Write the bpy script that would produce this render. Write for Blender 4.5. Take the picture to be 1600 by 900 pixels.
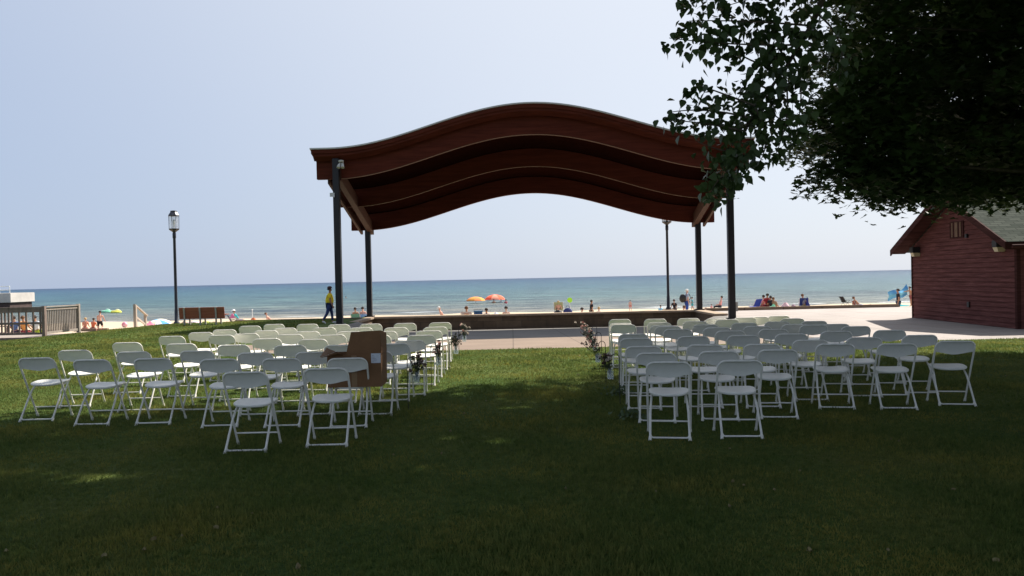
import bpy, bmesh, math, random
import numpy as np
from mathutils import Vector, Matrix
for o in list(bpy.data.objects): bpy.data.objects.remove(o)
scene = bpy.context.scene
R = math.radians
rng = random.Random(7); nr = np.random.RandomState(11)

# ------------------------------------------------------------------ camera
HC = 1.65; F = 1250.0
ROLL = math.atan(0.0221); PITCH = -math.atan(14.8 / F)
fw = Vector((0, math.cos(PITCH), math.sin(PITCH)))
u0 = Vector((0, -math.sin(PITCH), math.cos(PITCH)))
x0 = Vector((1, 0, 0))
rt = x0 * math.cos(ROLL) - u0 * math.sin(ROLL)
up = x0 * math.sin(ROLL) + u0 * math.cos(ROLL)
cam_d = bpy.data.cameras.new('camera'); cam = bpy.data.objects.new('camera', cam_d)
scene.collection.objects.link(cam); scene.camera = cam
cam_d.sensor_width = 36; cam_d.lens = 36 * F / 1600; cam_d.clip_start = 0.1; cam_d.clip_end = 60000
M4 = Matrix((rt, up, -fw)).transposed().to_4x4(); M4.translation = Vector((0, 0, HC)); cam.matrix_world = M4

def ray(px, py):
    return fw + rt * ((px - 800) / F) + up * ((450 - py) / F)
def at(px, py, Y):
    r = ray(px, py); r = r * (Y / r.y); return Vector((r.x, r.y, r.z + HC))
def xat(px, Y, py=480): return at(px, py, Y).x
def onz(px, py, z):
    r = ray(px, py); r = r * ((z - HC) / r.z); return Vector((r.x, r.y, z))

# ------------------------------------------------------------------ light
KX, KY = 0.66, 0.63
sdir = Vector((KX, KY, 1)).normalized()
ELEV = math.asin(sdir.z); AZ = math.atan2(sdir.x, sdir.y)
world = bpy.data.worlds.new('World'); scene.world = world; world.use_nodes = True
wt = world.node_tree; wt.nodes.clear()
sky = wt.nodes.new('ShaderNodeTexSky'); sky.sky_type = 'NISHITA'; sky.sun_disc = False
sky.sun_elevation = ELEV; sky.sun_rotation = AZ
sky.altitude = 0; sky.air_density = 1.0; sky.dust_density = 1.2; sky.ozone_density = 2.0
tint = wt.nodes.new('ShaderNodeMixRGB'); tint.blend_type = 'MIX'; tint.inputs[0].default_value = .93
# summer haze: pale veil, whiter towards the sun
wtc = wt.nodes.new('ShaderNodeTexCoord'); wdt = wt.nodes.new('ShaderNodeVectorMath'); wdt.operation = 'DOT_PRODUCT'; wdt.inputs[1].default_value = sdir
wmr = wt.nodes.new('ShaderNodeMapRange'); wmr.inputs[1].default_value = .1; wmr.inputs[2].default_value = .95; wmr.interpolation_type = 'SMOOTHSTEP'
wmx = wt.nodes.new('ShaderNodeMixRGB'); wmx.inputs[1].default_value = (1.62, 1.95, 2.62, 1); wmx.inputs[2].default_value = (3.15, 3.28, 3.5, 1)
wt.links.new(wtc.outputs['Generated'], wdt.inputs[0]); wt.links.new(wdt.outputs['Value'], wmr.inputs[0]); wt.links.new(wmr.outputs[0], wmx.inputs[0]); wt.links.new(wmx.outputs[0], tint.inputs[2])
bg = wt.nodes.new('ShaderNodeBackground'); bg.inputs[1].default_value = 0.15
wo = wt.nodes.new('ShaderNodeOutputWorld')
wt.links.new(sky.outputs[0], tint.inputs[1]); wt.links.new(tint.outputs[0], bg.inputs[0]); wt.links.new(bg.outputs[0], wo.inputs[0])
sl = bpy.data.lights.new('sun', 'SUN'); sl.energy = 5.0; sl.angle = R(0.6); sl.color = (1, .94, .85)
so = bpy.data.objects.new('sun', sl); scene.collection.objects.link(so)
so.rotation_euler = sdir.to_track_quat('Z', 'Y').to_euler(); so.location = (30, 30, 40)
vs = scene.view_settings; vs.view_transform = 'Standard'; vs.look = 'None'; vs.gamma = 1; vs.use_curve_mapping = False
vs.exposure = 0.82

# ------------------------------------------------------------------ materials
MATS = {}
def mat(name, col, rough=.7, var=.15, scale=6, bump=0, bscale=30, spec=.3, metal=0, stretch=(1, 1, 1), col2=None, transl=0):
    if name in MATS: return MATS[name]
    m = bpy.data.materials.new(name); m.use_nodes = True; nt = m.node_tree; N = nt.nodes; L = nt.links
    b = N['Principled BSDF']; b.inputs['Roughness'].default_value = rough; b.inputs['Metallic'].default_value = metal
    b.inputs['Specular IOR Level'].default_value = spec
    tc = N.new('ShaderNodeTexCoord'); mp = N.new('ShaderNodeMapping'); mp.inputs['Scale'].default_value = stretch
    L.new(tc.outputs['Object'], mp.inputs[0])
    n = N.new('ShaderNodeTexNoise'); n.inputs['Scale'].default_value = scale; n.inputs['Detail'].default_value = 6; n.inputs['Roughness'].default_value = .65
    L.new(mp.outputs[0], n.inputs[0])
    r = N.new('ShaderNodeValToRGB'); c = np.array(col)
    a = c * (1 - var); d = np.clip(c * (1 + var), 0, 1) if col2 is None else np.array(col2)
    r.color_ramp.elements[0].position = .3; r.color_ramp.elements[0].color = (*a, 1)
    r.color_ramp.elements[1].position = .7; r.color_ramp.elements[1].color = (*d, 1)
    L.new(n.outputs[0], r.inputs[0]); L.new(r.outputs[0], b.inputs['Base Color'])
    if bump:
        n2 = N.new('ShaderNodeTexNoise'); n2.inputs['Scale'].default_value = bscale; n2.inputs['Detail'].default_value = 4
        L.new(mp.outputs[0], n2.inputs[0])
        bp = N.new('ShaderNodeBump'); bp.inputs['Strength'].default_value = bump; bp.inputs['Distance'].default_value = .02
        L.new(n2.outputs[0], bp.inputs['Height']); L.new(bp.outputs[0], b.inputs['Normal'])
    if transl:
        t = N.new('ShaderNodeBsdfTranslucent'); mx = N.new('ShaderNodeMixShader'); mx.inputs[0].default_value = transl
        L.new(r.outputs[0], t.inputs[0]); L.new(b.outputs[0], mx.inputs[1]); L.new(t.outputs[0], mx.inputs[2])
        L.new(mx.outputs[0], N['Material Output'].inputs[0])
    MATS[name] = m; return m
def plain(name, col, rough=.75, var=.1): return mat(name, col, rough, var, 9)

# ------------------------------------------------------------------ mesh builder
class MB:
    def __init__(s): s.v = []; s.f = []
    def add(s, vs, fs):
        o = len(s.v); s.v += [tuple(p) for p in vs]; s.f += [tuple(i + o for i in f) for f in fs]; return s
    def box(s, a, b, rz=0, piv=None):
        x0, y0, z0 = a; x1, y1, z1 = b
        vs = [Vector(p) for p in ((x0, y0, z0), (x1, y0, z0), (x1, y1, z0), (x0, y1, z0), (x0, y0, z1), (x1, y0, z1), (x1, y1, z1), (x0, y1, z1))]
        if rz:
            c = Vector(piv) if piv else Vector(((x0 + x1) / 2, (y0 + y1) / 2, 0)); m = Matrix.Rotation(rz, 3, 'Z')
            vs = [m @ (p - c) + c for p in vs]
        return s.add(vs, [(0, 3, 2, 1), (4, 5, 6, 7), (0, 1, 5, 4), (1, 2, 6, 5), (2, 3, 7, 6), (3, 0, 4, 7)])
    def beam(s, p, q, w, h, upv=(0, 0, 1)):
        p = Vector(p); q = Vector(q); d = (q - p).normalized(); sd = d.cross(Vector(upv))
        if sd.length < 1e-4: sd = Vector((1, 0, 0))
        sd.normalize(); u = sd.cross(d).normalized(); sd *= w / 2; u *= h / 2
        vs = [p - sd - u, p + sd - u, p + sd + u, p - sd + u, q - sd - u, q + sd - u, q + sd + u, q - sd + u]
        return s.add(vs, [(0, 1, 2, 3), (7, 6, 5, 4), (4, 5, 1, 0), (5, 6, 2, 1), (6, 7, 3, 2), (7, 4, 0, 3)])
    def tube(s, pts, rad, n=8, cap=True, closed=False):
        pts = [Vector(p) for p in pts]; k = len(pts)
        if not hasattr(rad, '__len__'): rad = [rad] * k
        o = len(s.v); prev = None
        for i, p in enumerate(pts):
            d = (pts[min(i + 1, k - 1)] - pts[max(i - 1, 0)])
            if closed: d = pts[(i + 1) % k] - pts[i - 1]
            d.normalize()
            if prev is None:
                a = Vector((0, 0, 1)) if abs(d.z) < .9 else Vector((1, 0, 0)); u = d.cross(a).normalized()
            else:
                u = prev - d * prev.dot(d); u = u.normalized() if u.length > 1e-6 else d.orthogonal().normalized()
            prev = u; w = d.cross(u)
            for j in range(n):
                t = 2 * math.pi * j / n; s.v.append(tuple(p + (u * math.cos(t) + w * math.sin(t)) * rad[i]))
        for i in range(k if closed else k - 1):
            i2 = (i + 1) % k
            for j in range(n):
                s.f.append((o + i * n + j, o + i * n + (j + 1) % n, o + i2 * n + (j + 1) % n, o + i2 * n + j))
        if cap and not closed:
            s.f.append(tuple(o + j for j in reversed(range(n)))); s.f.append(tuple(o + (k - 1) * n + j for j in range(n)))
        return s
    def lathe(s, prof, c=(0, 0, 0), n=16, sx=1, sy=1):
        o = len(s.v)
        for r, z in prof:
            for j in range(n):
                t = 2 * math.pi * j / n; s.v.append((c[0] + r * sx * math.cos(t), c[1] + r * sy * math.sin(t), c[2] + z))
        for i in range(len(prof) - 1):
            for j in range(n):
                s.f.append((o + i * n + j, o + i * n + (j + 1) % n, o + (i + 1) * n + (j + 1) % n, o + (i + 1) * n + j))
        s.f.append(tuple(o + j for j in reversed(range(n)))); s.f.append(tuple(o + (len(prof) - 1) * n + j for j in range(n)))
        return s
    def ball(s, c, r, n=12, m=8, sc=(1, 1, 1), jit=0):
        o = len(s.v)
        for i in range(m + 1):
            ph = math.pi * i / m
            for j in range(n):
                t = 2 * math.pi * j / n; q = 1 + (rng.uniform(-jit, jit) if 0 < i < m else 0)
                s.v.append((c[0] + r * q * sc[0] * math.sin(ph) * math.cos(t), c[1] + r * q * sc[1] * math.sin(ph) * math.sin(t), c[2] + r * q * sc[2] * math.cos(ph)))
        for i in range(m):
            for j in range(n): s.f.append((o + i * n + j, o + (i + 1) * n + j, o + (i + 1) * n + (j + 1) % n, o + i * n + (j + 1) % n))
        return s
    def grid(s, fn, nu, nv, thick=None):
        o = len(s.v)
        P = [[Vector(fn(u / nu, v / nv)) for u in range(nu + 1)] for v in range(nv + 1)]
        for row in P: s.v += [tuple(p) for p in row]
        w = nu + 1
        for j in range(nv):
            for i in range(nu): s.f.append((o + j * w + i, o + j * w + i + 1, o + (j + 1) * w + i + 1, o + (j + 1) * w + i))
        if thick:
            t = Vector(thick); o2 = len(s.v)
            for row in P: s.v += [tuple(p + t) for p in row]
            for j in range(nv):
                for i in range(nu): s.f.append((o2 + j * w + i, o2 + (j + 1) * w + i, o2 + (j + 1) * w + i + 1, o2 + j * w + i + 1))
            edge = [j * w for j in range(nv)] ; ring = [i for i in range(w)] + [j * w + nu for j in range(1, nv + 1)] + [nv * w + i for i in range(nu - 1, -1, -1)] + [j * w for j in range(nv - 1, 0, -1)]
            for a, b in zip(ring, ring[1:] + ring[:1]): s.f.append((o + b, o + a, o2 + a, o2 + b))
        return s
    def mesh(s, name, m, smooth=False, bevel=0):
        me = bpy.data.meshes.new(name); me.from_pydata(s.v, [], s.f)
        bm = bmesh.new(); bm.from_mesh(me); bmesh.ops.remove_doubles(bm, verts=bm.verts, dist=1e-5)
        bmesh.ops.recalc_face_normals(bm, faces=bm.faces)
        if bevel: bmesh.ops.bevel(bm, geom=[e for e in bm.edges if len(e.link_faces) == 2 and e.calc_face_angle(0) > .5], offset=bevel, segments=2, affect='EDGES', clamp_overlap=True)
        if smooth:
            for f in bm.faces: f.smooth = True
            for e in bm.edges:
                if len(e.link_faces) == 2 and e.calc_face_angle(0) > R(50): e.smooth = False
        bm.to_mesh(me); bm.free(); me.materials.append(m); return me
def link(o): scene.collection.objects.link(o); return o
def tag(o, label=None, cat=None, group=None, kind=None):
    if label: o['label'] = label
    if cat: o['category'] = cat
    if group: o['group'] = group
    if kind: o['kind'] = kind
    return o
def thing(name, label, cat, loc=(0, 0, 0), rz=0, group=None, s=1):
    o = bpy.data.objects.new(name, None); o.empty_display_size = .2; link(o); o.location = loc; o.rotation_euler = (0, 0, rz); o.scale = (s, s, s)
    return tag(o, label, cat, group)
def part(name, mb, m, parent, smooth=False, bevel=0, label=None):
    me = mb.mesh(name, m, smooth, bevel) if isinstance(mb, MB) else mb
    o = bpy.data.objects.new(name, me); link(o); o.parent = parent
    if label: o['label'] = label
    return o
def single(name, mb, m, label, cat, loc=(0, 0, 0), rz=0, group=None, smooth=False, bevel=0):
    me = mb.mesh(name, m, smooth, bevel) if isinstance(mb, MB) else mb
    o = bpy.data.objects.new(name, me); link(o); o.location = loc; o.rotation_euler = (0, 0, rz)
    return tag(o, label, cat, group)
def copy_tree(o, parent=None):
    c = o.copy(); scene.collection.objects.link(c); c.parent = parent
    for ch in [x for x in o.children]: copy_tree(ch, c)
    return c
def ss(a, b, x):
    t = min(1, max(0, (x - a) / (b - a))); return t * t * (3 - 2 * t)

# ------------------------------------------------------------------ terrain
PX = 0.98                      # middle of the stage
WZ = -1.6                      # lake level
def edge_y(x): return 37.15 if x > -7 else 35.6
def hgt(x, y):
    if y > edge_y(x) + .02:
        return max(-14, -.75 - (y - 37 - .06 * max(-80, min(80, x))) * .0212 + .03 * math.sin(x * .5 + y * .2) * ss(38, 44, y))
    ax = abs(x - PX)
    side = -.07 * ss(15, 20, y) if x > 0 else .02
    side -= .52 * ss(15.0, 19.6, -x) * ss(19, 29, y)
    side += .05 * math.sin(x * .35 + 1) * math.sin(y * .3) * ss(9, 11, -x)
    if y <= 19.3:
        return side + (-.05 - side) * ss(16, 19.3, y) * (1 - ss(6.3, 9, ax))
    zb = -.05 - .035 * (y - 19.3)
    f = 1 - (ss(7.5, 7.7, ax) if y > 32.9 else ss(6.2, 7.35, ax))
    if y > 37.0: f = 0
    return side + (zb - side) * f
def strip(x, y): return x > -8 and x < 7.9 and y < 25.8
def staged(x, y): return -8 < x < 8.7 and y >= 25.8
def paved(x, y):
    if y < 19.3 or y > edge_y(x): return False
    if x < -7.3 + .0 * y: return False
    if y > 21.5 and x < -6.35: return False
    return True
def axis(segs):
    out = []
    for a, b, st in segs:
        k = max(1, round((b - a) / st)); out += [a + (b - a) * i / k for i in range(k)]
    return out + [segs[-1][1]]
XS = axis([(-400, -60, 40), (-60, -26, 4), (-26, -8, .6), (-8, -7.3, .35), (-7.3, -6.35, .19), (-6.35, -5.2, .23), (-5.2, 7, 1.22), (7, 8.46, .25), (8.46, 8.7, .06), (8.7, 11, .5), (11, 20, 1), (20, 60, 4), (60, 400, 40)])
XS = sorted(set(round(v, 3) for v in XS + [-6.54, -6.6, -6.7, -6.75]))
YS = axis([(-80, -10, 10), (-10, 14, 1.5), (14, 19.3, .53), (19.3, 21.5, .55), (21.5, 22.6, .55), (22.6, 25.8, .8), (25.8, 32.7, .8), (32.7, 33.1, .2), (33.1, 35.4, .6), (35.4, 35.6, .1), (35.6, 35.63, .03), (35.63, 37, .4), (37, 37.15, .05), (37.15, 37.18, .03), (37.18, 60, 1.2), (60, 90, 1.0), (90, 600, 50)])
def terrain(pred, name, m, label=None):
    idx = {}; v = []; f = []
    def vi(i, j):
        if (i, j) not in idx:
            idx[i, j] = len(v); v.append((XS[i], YS[j], hgt(XS[i], YS[j])))
        return idx[i, j]
    for j in range(len(YS) - 1):
        for i in range(len(XS) - 1):
            if pred((XS[i] + XS[i + 1]) / 2, (YS[j] + YS[j + 1]) / 2): f.append((vi(i, j), vi(i + 1, j), vi(i + 1, j + 1), vi(i, j + 1)))
    me = bpy.data.meshes.new(name); me.from_pydata(v, [], f)
    for p in me.polygons: p.use_smooth = True
    me.materials.append(m); o = link(bpy.data.objects.new(name, me)); o['kind'] = 'structure'; return o

def node_mat(name):
    m = bpy.data.materials.new(name); m.use_nodes = True; return m, m.node_tree.nodes, m.node_tree.links
def ramp(N, stops, interp='LINEAR'):
    r = N.new('ShaderNodeValToRGB'); r.color_ramp.interpolation = interp
    e = r.color_ramp.elements
    e[0].position, e[0].color = stops[0][0], (*stops[0][1], 1); e[1].position, e[1].color = stops[-1][0], (*stops[-1][1], 1)
    for p, c in stops[1:-1]: q = e.new(p); q.color = (*c, 1)
    return r
def noise(N, L, src, scale, detail=5, rough=.6):
    n = N.new('ShaderNodeTexNoise'); n.inputs['Scale'].default_value = scale; n.inputs['Detail'].default_value = detail; n.inputs['Roughness'].default_value = rough
    L.new(src, n.inputs[0]); return n
def lawn_material():
    m, N, L = node_mat('lawn'); b = N['Principled BSDF']; b.inputs['Roughness'].default_value = .9; b.inputs['Specular IOR Level'].default_value = .1
    tc = N.new('ShaderNodeTexCoord'); o = tc.outputs['Object']
    n1 = noise(N, L, o, .45, 4); n2 = noise(N, L, o, 9, 8, .75); n3 = noise(N, L, o, 60, 4, .7)
    r1 = ramp(N, [(.3, (.042, .082, .018)), (.52, (.068, .11, .025)), (.75, (.14, .14, .045))])
    L.new(n1.outputs[0], r1.inputs[0])
    r2 = ramp(N, [(.3, (.65, .7, .6)), (.7, (1.5, 1.4, 1.3))]); L.new(n2.outputs[0], r2.inputs[0])
    r3 = ramp(N, [(.3, (.45, .5, .45)), (.7, (1.5, 1.45, 1.4))]); L.new(n3.outputs[0], r3.inputs[0])
    a = N.new('ShaderNodeMixRGB'); a.blend_type = 'MULTIPLY'; a.inputs[0].default_value = 1
    L.new(r1.outputs[0], a.inputs[1]); L.new(r2.outputs[0], a.inputs[2])
    c = N.new('ShaderNodeMixRGB'); c.blend_type = 'MULTIPLY'; c.inputs[0].default_value = 1
    L.new(a.outputs[0], c.inputs[1]); L.new(r3.outputs[0], c.inputs[2]); L.new(c.outputs[0], b.inputs['Base Color'])
    bp = N.new('ShaderNodeBump'); bp.inputs['Strength'].default_value = .8; bp.inputs['Distance'].default_value = .03
    L.new(n3.outputs[0], bp.inputs['Height']); L.new(bp.outputs[0], b.inputs['Normal']); return m
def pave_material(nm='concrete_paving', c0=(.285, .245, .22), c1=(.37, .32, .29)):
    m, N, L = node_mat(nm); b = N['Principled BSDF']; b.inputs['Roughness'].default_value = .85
    tc = N.new('ShaderNodeTexCoord'); o = tc.outputs['Object']
    n1 = noise(N, L, o, .6, 6); n2 = noise(N, L, o, 25, 6, .7)
    r1 = ramp(N, [(.3, c0), (.7, c1)]); L.new(n1.outputs[0], r1.inputs[0])
    r2 = ramp(N, [(.3, (.85, .85, .85)), (.7, (1.1, 1.1, 1.1))]); L.new(n2.outputs[0], r2.inputs[0])
    a = N.new('ShaderNodeMixRGB'); a.blend_type = 'MULTIPLY'; a.inputs[0].default_value = 1; L.new(r1.outputs[0], a.inputs[1]); L.new(r2.outputs[0], a.inputs[2])
    br = N.new('ShaderNodeTexBrick'); br.inputs['Scale'].default_value = 1; br.inputs['Brick Width'].default_value = 1.8; br.inputs['Row Height'].default_value = 1.8
    br.offset = 0; br.inputs['Mortar Size'].default_value = .018; br.inputs['Color1'].default_value = (1, 1, 1, 1); br.inputs['Color2'].default_value = (.93, .93, .93, 1); br.inputs['Mortar'].default_value = (.55, .52, .5, 1)
    L.new(o, br.inputs[0])
    c = N.new('ShaderNodeMixRGB'); c.blend_type = 'MULTIPLY'; c.inputs[0].default_value = 1; L.new(a.outputs[0], c.inputs[1]); L.new(br.outputs[0], c.inputs[2]); L.new(c.outputs[0], b.inputs['Base Color'])
    return m
M_LAWN = lawn_material(); M_PAVE = pave_material()
M_SAND = mat('sand', (.50, .40, .29), .95, .14, 1.2, .5, 12, .1)
terrain(lambda x, y: y < edge_y(x) and not paved(x, y), 'lawn', M_LAWN)
terrain(lambda x, y: paved(x, y) and not strip(x, y) and not staged(x, y), 'paving', M_PAVE)
terrain(lambda x, y: paved(x, y) and strip(x, y), 'path', pave_material('tan_concrete_strip', (.19, .135, .095), (.25, .18, .13)))
terrain(lambda x, y: paved(x, y) and staged(x, y), 'stage_floor', pave_material('roof_shaded_concrete', (.17, .155, .14), (.22, .20, .18)))  # concrete darkened to carry the roof's shade, from its shadow edge back
terrain(lambda x, y: y > edge_y(x), 'beach', M_SAND)

# water
def water_material():
    m, N, L = node_mat('lake_water'); b = N['Principled BSDF']
    b.inputs['Roughness'].default_value = .32; b.inputs['IOR'].default_value = 1.2; b.inputs['Specular IOR Level'].default_value = .3
    tc = N.new('ShaderNodeTexCoord'); sep = N.new('ShaderNodeSeparateXYZ'); L.new(tc.outputs['Object'], sep.inputs[0])
    mp = N.new('ShaderNodeMapping'); mp.inputs['Scale'].default_value = (.035, .10, 1); L.new(tc.outputs['Object'], mp.inputs[0])
    n0 = noise(N, L, mp.outputs[0], 1, 5)
    lg = N.new('ShaderNodeMath'); lg.operation = 'LOGARITHM'; lg.inputs[1].default_value = 10; L.new(sep.outputs[1], lg.inputs[0])
    ad = N.new('ShaderNodeMath'); ad.operation = 'MULTIPLY_ADD'; L.new(n0.outputs[0], ad.inputs[0]); ad.inputs[1].default_value = .16; L.new(lg.outputs[0], ad.inputs[2])
    mr = N.new('ShaderNodeMapRange'); mr.inputs[1].default_value = 1.93; mr.inputs[2].default_value = 3.9; L.new(ad.outputs[0], mr.inputs[0])
    r = ramp(N, [(0, (.19, .18, .155)), (.06, (.12, .145, .14)), (.14, (.07, .13, .14)), (.3, (.04, .105, .14)), (.55, (.022, .068, .12)), (.8, (.012, .042, .09)), (1, (.008, .030, .08))])
    L.new(mr.outputs[0], r.inputs[0])
    mp2 = N.new('ShaderNodeMapping'); mp2.inputs['Scale'].default_value = (.22, .75, 1); L.new(tc.outputs['Object'], mp2.inputs[0])
    n2 = noise(N, L, mp2.outputs[0], 1, 6, .7)
    mp3 = N.new('ShaderNodeMapping'); mp3.inputs['Scale'].default_value = (.03, .12, 1); L.new(tc.outputs['Object'], mp3.inputs[0])
    n3 = noise(N, L, mp3.outputs[0], 1, 8, .75)
    r2 = ramp(N, [(.36, (.45, .52, .6)), (.47, (1, 1, 1)), (.62, (1.35, 1.3, 1.25))]); L.new(n2.outputs[0], r2.inputs[0])
    r3 = ramp(N, [(.42, (.4, .5, .62)), (.49, (1, 1, 1)), (.58, (1.35, 1.28, 1.18))]); L.new(n3.outputs[0], r3.inputs[0])
    mp4 = N.new('ShaderNodeMapping'); mp4.inputs['Scale'].default_value = (.10, .30, 1); L.new(tc.outputs['Object'], mp4.inputs[0])
    n4 = noise(N, L, mp4.outputs[0], 1, 7, .8); r4 = ramp(N, [(.42, (.45, .54, .65)), (.5, (1, 1, 1)), (.6, (1.3, 1.25, 1.2))]); L.new(n4.outputs[0], r4.inputs[0])
    a0 = N.new('ShaderNodeMixRGB'); a0.blend_type = 'MULTIPLY'; a0.inputs[0].default_value = 1; L.new(r.outputs[0], a0.inputs[1]); L.new(r4.outputs[0], a0.inputs[2])
    a = N.new('ShaderNodeMixRGB'); a.blend_type = 'MULTIPLY'; a.inputs[0].default_value = 1; L.new(a0.outputs[0], a.inputs[1]); L.new(r2.outputs[0], a.inputs[2])
    c = N.new('ShaderNodeMixRGB'); c.blend_type = 'MULTIPLY'; c.inputs[0].default_value = 1; L.new(a.outputs[0], c.inputs[1]); L.new(r3.outputs[0], c.inputs[2]); L.new(c.outputs[0], b.inputs['Base Color'])
    hs = N.new('ShaderNodeMath'); hs.operation = 'ADD'; L.new(n2.outputs[0], hs.inputs[0]); L.new(n3.outputs[0], hs.inputs[1])
    bp = N.new('ShaderNodeBump'); bp.inputs['Strength'].default_value = 1; bp.inputs['Distance'].default_value = .9
    L.new(hs.outputs[0], bp.inputs['Height']); L.new(bp.outputs[0], b.inputs['Normal']); return m
def water_fn(u, v):
    return None
wb = MB(); wy = [66, 75, 85, 100, 130, 180, 300, 600, 1500, 5000, 40000]
for a, c in zip(wy, wy[1:]):
    wb.add([(-40000, a, 0), (40000, a, 0), (40000, c, 0), (-40000, c, 0)], [(0, 1, 2, 3)])
w = link(bpy.data.objects.new('lake_water', wb.mesh('lake_water', water_material()))); w.location = (0, 0, WZ); w['kind'] = 'structure'
# small breaking ripples along the shore
M_FOAM = mat('foam', (.5, .53, .53), .6, .1, 4)
fb = MB()
for k in range(14):
    x = nr.uniform(-62, 62); y = 78.6 + .06 * x + nr.uniform(-.6, 4.2); l = nr.uniform(1.5, 7)
    P = []; n = 9
    for i in range(n):
        t = i / (n - 1); P.append((x + l * t, y + .35 * math.sin(t * 5 + k) , WZ + .012))
    wv = [.10 * math.sin(math.pi * i / (n - 1)) + .01 for i in range(n)]
    vs_ = []
    for (a, b_, c), q in zip(P, wv): vs_ += [(a, b_ - q, c), (a, b_, c + .05 * q / .1), (a, b_ + q, c)]
    fb.add(vs_, [f for i in range(n - 1) for f in ((3 * i, 3 * i + 3, 3 * i + 4, 3 * i + 1), (3 * i + 1, 3 * i + 4, 3 * i + 5, 3 * i + 2))])
o = link(bpy.data.objects.new('shore_foam', fb.mesh('shore_foam', M_FOAM))); o['kind'] = 'stuff'; tag(o, 'thin white ripples of foam along the water edge', 'foam')

# ------------------------------------------------------------------ pavilion
M_BEAM = mat('red_brown_timber', (.082, .019, .011), .7, .3, 3, .25, 14, .08, stretch=(.25, 3, 3))
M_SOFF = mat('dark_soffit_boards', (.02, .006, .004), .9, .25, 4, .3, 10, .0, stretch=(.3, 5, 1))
M_RAFT = mat('brown_rafter_timber', (.06, .021, .012), .7, .2, 4, .2, 14, .3, stretch=(3, .3, 3))
M_POST = mat('dark_bronze_steel', (.014, .012, .015), .42, .2, 5, 0, 1, .5, .3)
M_FLASH = mat('grey_metal_edge', (.5, .5, .5), .45, .1, 5, 0, 1, .5, .2)
M_TRIM = mat('sunlit_edge_lamination', (.20, .12, .07), .6, .1, 5)  # pale colour stands for the sunlit line along the beams' lower edge
AMP, HP = 1.54, 7.8
def wave(x): return AMP * .5 * (1 + math.cos(math.pi * x / HP)) if abs(x) < HP else 0
def zb(y): return 5.7 - .2783 * (y - 31)
pav = thing('stage_pavilion', 'open stage pavilion with wave shaped red brown roof on four dark posts', 'pavilion', (.86, 31, 0), -math.atan2(.13, 6))
def wslab(x1, y0, y1, zlo, zhi, n=72):
    mb = MB(); vs = []
    for i in range(n + 1):
        x = -x1 + 2 * x1 * i / n; w = wave(x)
        for (y, dz) in ((y0, zlo), (y1, zlo), (y1, zhi), (y0, zhi)): vs.append((x, y - 31, zb(y) + w + dz))
    fs = []
    for i in range(n):
        a = 4 * i
        for k in range(4): fs.append((a + k, a + (k + 1) % 4, a + 4 + (k + 1) % 4, a + 4 + k))
    fs += [(3, 2, 1, 0), (4 * n, 4 * n + 1, 4 * n + 2, 4 * n + 3)]
    return mb.add(vs, fs)
def lbeam(x1, yc, depth, n=72):
    mb = MB(); vs = []
    for i in range(n + 1):
        x = -x1 + 2 * x1 * i / n; w = wave(x); zc = zb(yc)
        for (y, dz) in ((yc - .12, 0), (yc + .12, 0), (yc + .12, depth), (yc - .12, depth)): vs.append((x, y - 31, zc + w + dz))
    fs = []
    for i in range(n):
        a = 4 * i
        for k in range(4): fs.append((a + k, a + (k + 1) % 4, a + 4 + (k + 1) % 4, a + 4 + k))
    return mb.add(vs, fs + [(3, 2, 1, 0), (4 * n, 4 * n + 1, 4 * n + 2, 4 * n + 3)])
for yc in (31.1, 34.05, 37.0):
    bm_ = part('curved_beam', lbeam(8.36, yc, .74), M_BEAM, pav)
    if yc < 36:
        t = MB(); n = 72; vs = []
        for i in range(n + 1):
            x = -7.4 + 14.8 * i / n; z = zb(yc) + wave(x)
            for (dy, dz) in ((-.127, -.004), (-.09, -.004), (-.09, -.022), (-.127, -.022)): vs.append((x, yc + dy - 31, z + dz))
        fs = [(4 * i + k, 4 * i + (k + 1) % 4, 4 * i + 4 + (k + 1) % 4, 4 * i + 4 + k) for i in range(n) for k in range(4)]
        part('edge_strip', t.add(vs, fs), M_TRIM, bm_)
# roof: soffit boards, fascia, roof sheet and its metal edge
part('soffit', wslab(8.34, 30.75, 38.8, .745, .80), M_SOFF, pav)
part('roof', wslab(8.46, 30.6, 38.9, .803, .96), M_BEAM, pav)  # unseen rear overhang, lengthened so its shade reaches further towards the wall
fl = MB(); n = 72; vs = []
for i in range(n + 1):
    x = -8.5 + 17.0 * i / n; z = zb(30.6) + wave(x) + .965
    for (y, dz) in ((-.44, 0), (7.95, -.2783 * 8.38), (7.95, .05 - .2783 * 8.38), (-.44, .05)): vs.append((x, y, z + dz))
fl.add(vs, [(4 * i + k, 4 * i + (k + 1) % 4, 4 * i + 4 + (k + 1) % 4, 4 * i + 4 + k) for i in range(n) for k in range(4)] + [(3, 2, 1, 0), (4 * n, 4 * n + 1, 4 * n + 2, 4 * n + 3)])
part('metal_roof_edge', fl, M_FLASH, pav)
fa = MB(); vs = []
for i in range(n + 1):
    x = -8.4 + 16.8 * i / n; z = zb(30.6) + wave(x)
    for (y, dz) in ((-.36, .70), (-.16, .54), (-.16, .795), (-.36, .795)): vs.append((x, y, z + dz))
fa.add(vs, [(4 * i + k, 4 * i + (k + 1) % 4, 4 * i + 4 + (k + 1) % 4, 4 * i + 4 + k) for i in range(n) for k in range(4)] + [(3, 2, 1, 0), (4 * n, 4 * n + 1, 4 * n + 2, 4 * n + 3)])
part('fascia', fa, M_BEAM, pav)
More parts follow.
